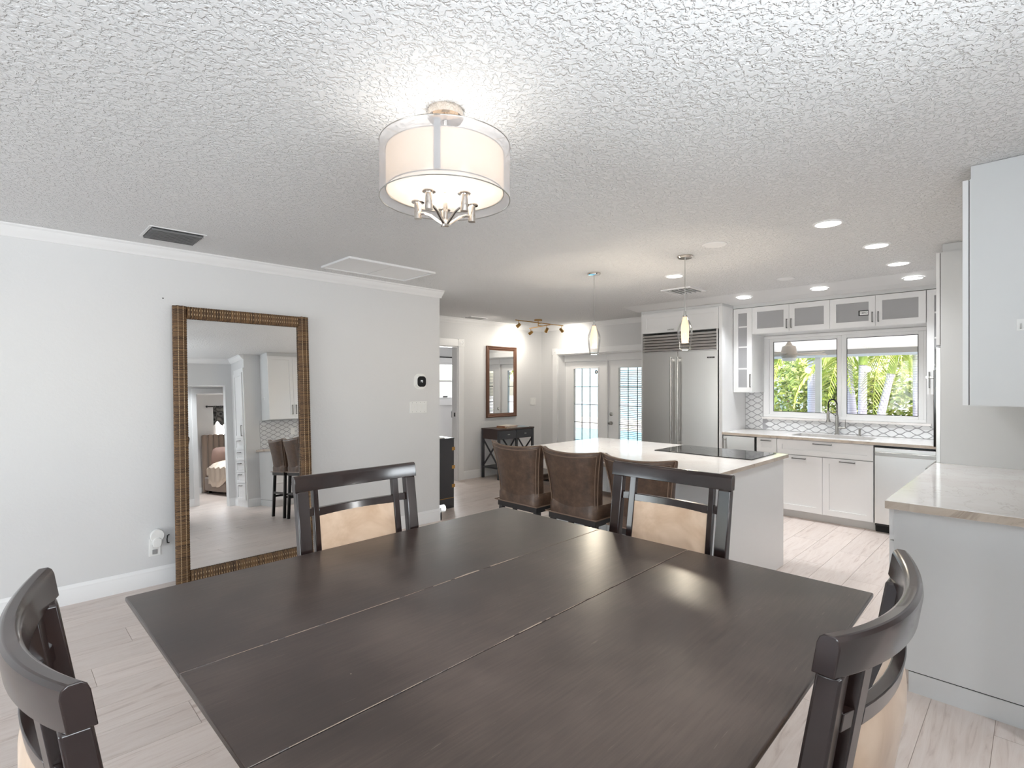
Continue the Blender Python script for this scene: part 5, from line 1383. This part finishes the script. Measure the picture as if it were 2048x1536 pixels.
# leafy trees and shrubs
def bush(name, label, c, rx, ry, rz, n, size, seed, m=M_leafA, trunk=None):
    t = thing(name, label, 'tree' if trunk else 'shrub', (c[0], c[1], -.16), group='greenery behind the patio')
    r = random.Random(seed); mb = MB()
    lobes = [(r.uniform(-.6, .6)*rx, r.uniform(-.6, .6)*ry, r.uniform(-.5, .6)*rz, r.uniform(.35, .6)) for _ in range(9)]
    for i in range(n):
        lx, ly, lz, ls = lobes[i % 9]; d = Vector((r.gauss(0, 1), r.gauss(0, 1), r.gauss(0, 1))).normalized()*(r.random()**.35)
        p = Vector((c[0]+lx+d.x*rx*ls, c[1]+ly+d.y*ry*ls, max(-.1, c[2]+lz+d.z*rz*ls)))
        a = Vector((r.gauss(0, 1), r.gauss(0, 1), r.gauss(0, .6))).normalized(); b = a.cross(Vector((r.gauss(0, .5), r.gauss(0, .5), 1))).normalized()
        s_ = size*r.uniform(.7, 1.35); mb.add([p-a*s_, p+b*s_*.45, p+a*s_, p-b*s_*.45], [(0, 1, 2, 3)])
    mb.build('foliage', m, t, smooth=False)
    if trunk: 
        for k in range(3): 
            o_ = (r.uniform(-.3, .3), r.uniform(-.5, .5)); MB().tube([(c[0], c[1]+o_[1]*.3, -.16), (c[0]+o_[0]*.5, c[1]+o_[1], c[2]*.6), (c[0]+o_[0]*1.4, c[1]+o_[1]*2, c[2]+rz*.5)], [.06, .045, .02], 8).build('branch', M_bark, t)
bush('leafy_shrub', 'bright yellow-green shrub filling the left window pane', (16.0, 5.5, 1.1), 1.2, 1.3, 1.6, 4200, .085, 21, trunk=True)
bush('leafy_shrub', 'dense shrub low behind the palm and patio post', (14.6, 3.9, .9), 1.1, 1.1, 1.3, 3600, .08, 22)
bush('leafy_tree', 'taller green tree behind the left window pane', (17.8, 5.2, 2.6), 1.6, 2.4, 1.6, 3600, .11, 23, trunk=True)
bush('leafy_shrub', 'mid green shrub between the palms in the right window pane', (15.0, 2.35, .75), 1.1, 1.0, 1.2, 3400, .08, 24)
bush('leafy_shrub', 'pale green shrub right of the leaning palm', (14.2, 1.15, .8), 1.0, 1.1, 1.3, 3400, .08, 25)
bush('leafy_tree', 'sunlit tree behind the palms in the right window pane', (18.5, 1.9, 2.4), 1.6, 2.6, 1.6, 3600, .12, 26, trunk=True)
o = MB().beam((12.8, 2.42, -.16), (12.7, 2.08, .75), .07, .05).build('garden_stake', M_bark); tag(o, 'leaning brown wooden prop beside the palm trunk', 'stake')
# pool and lanai frame beyond the French doors
t = thing('swimming_pool', 'turquoise pool beyond the left French door', 'pool', (11.5, 8.2, -.16))
B(9.0, 14.5, 5.6, 11.5, -.165, -.055).build('water', M_water, t); 
mb = MB()
for a in ((8.8, 14.7, 5.4, 5.6), (8.8, 14.7, 11.5, 11.7), (8.8, 9.0, 5.6, 11.5), (14.5, 14.7, 5.6, 11.5)): mb.box(a[0], a[1], a[2], a[3], -.16, -.03)
mb.build('coping', M_deck, t)
t = thing('pool_screen', 'white aluminium pool enclosure posts beyond the French doors', 'pool enclosure', (14.9, 9, 0))
for y in (8.3, 10.1, 11.9, 13.7, 15.5): B(14.9, 15.0, y-.06, y+.06, -.16, 3.2).build('post', M_alu, t)
for z in (.75, 2.1, 3.15): B(14.92, 14.98, 7.6, 15.6, z, z+.09).build('rail', M_alu, t)
t = thing('neighbour_house', 'pale house wall beyond the pool', 'house', (21, 11, 0))
B(21, 25, 7, 20, -.16, 3.4).build('wall', M_house, t); B(20.95, 21, 9.4, 10.8, .9, 2.2).build('window', M_grey, t)
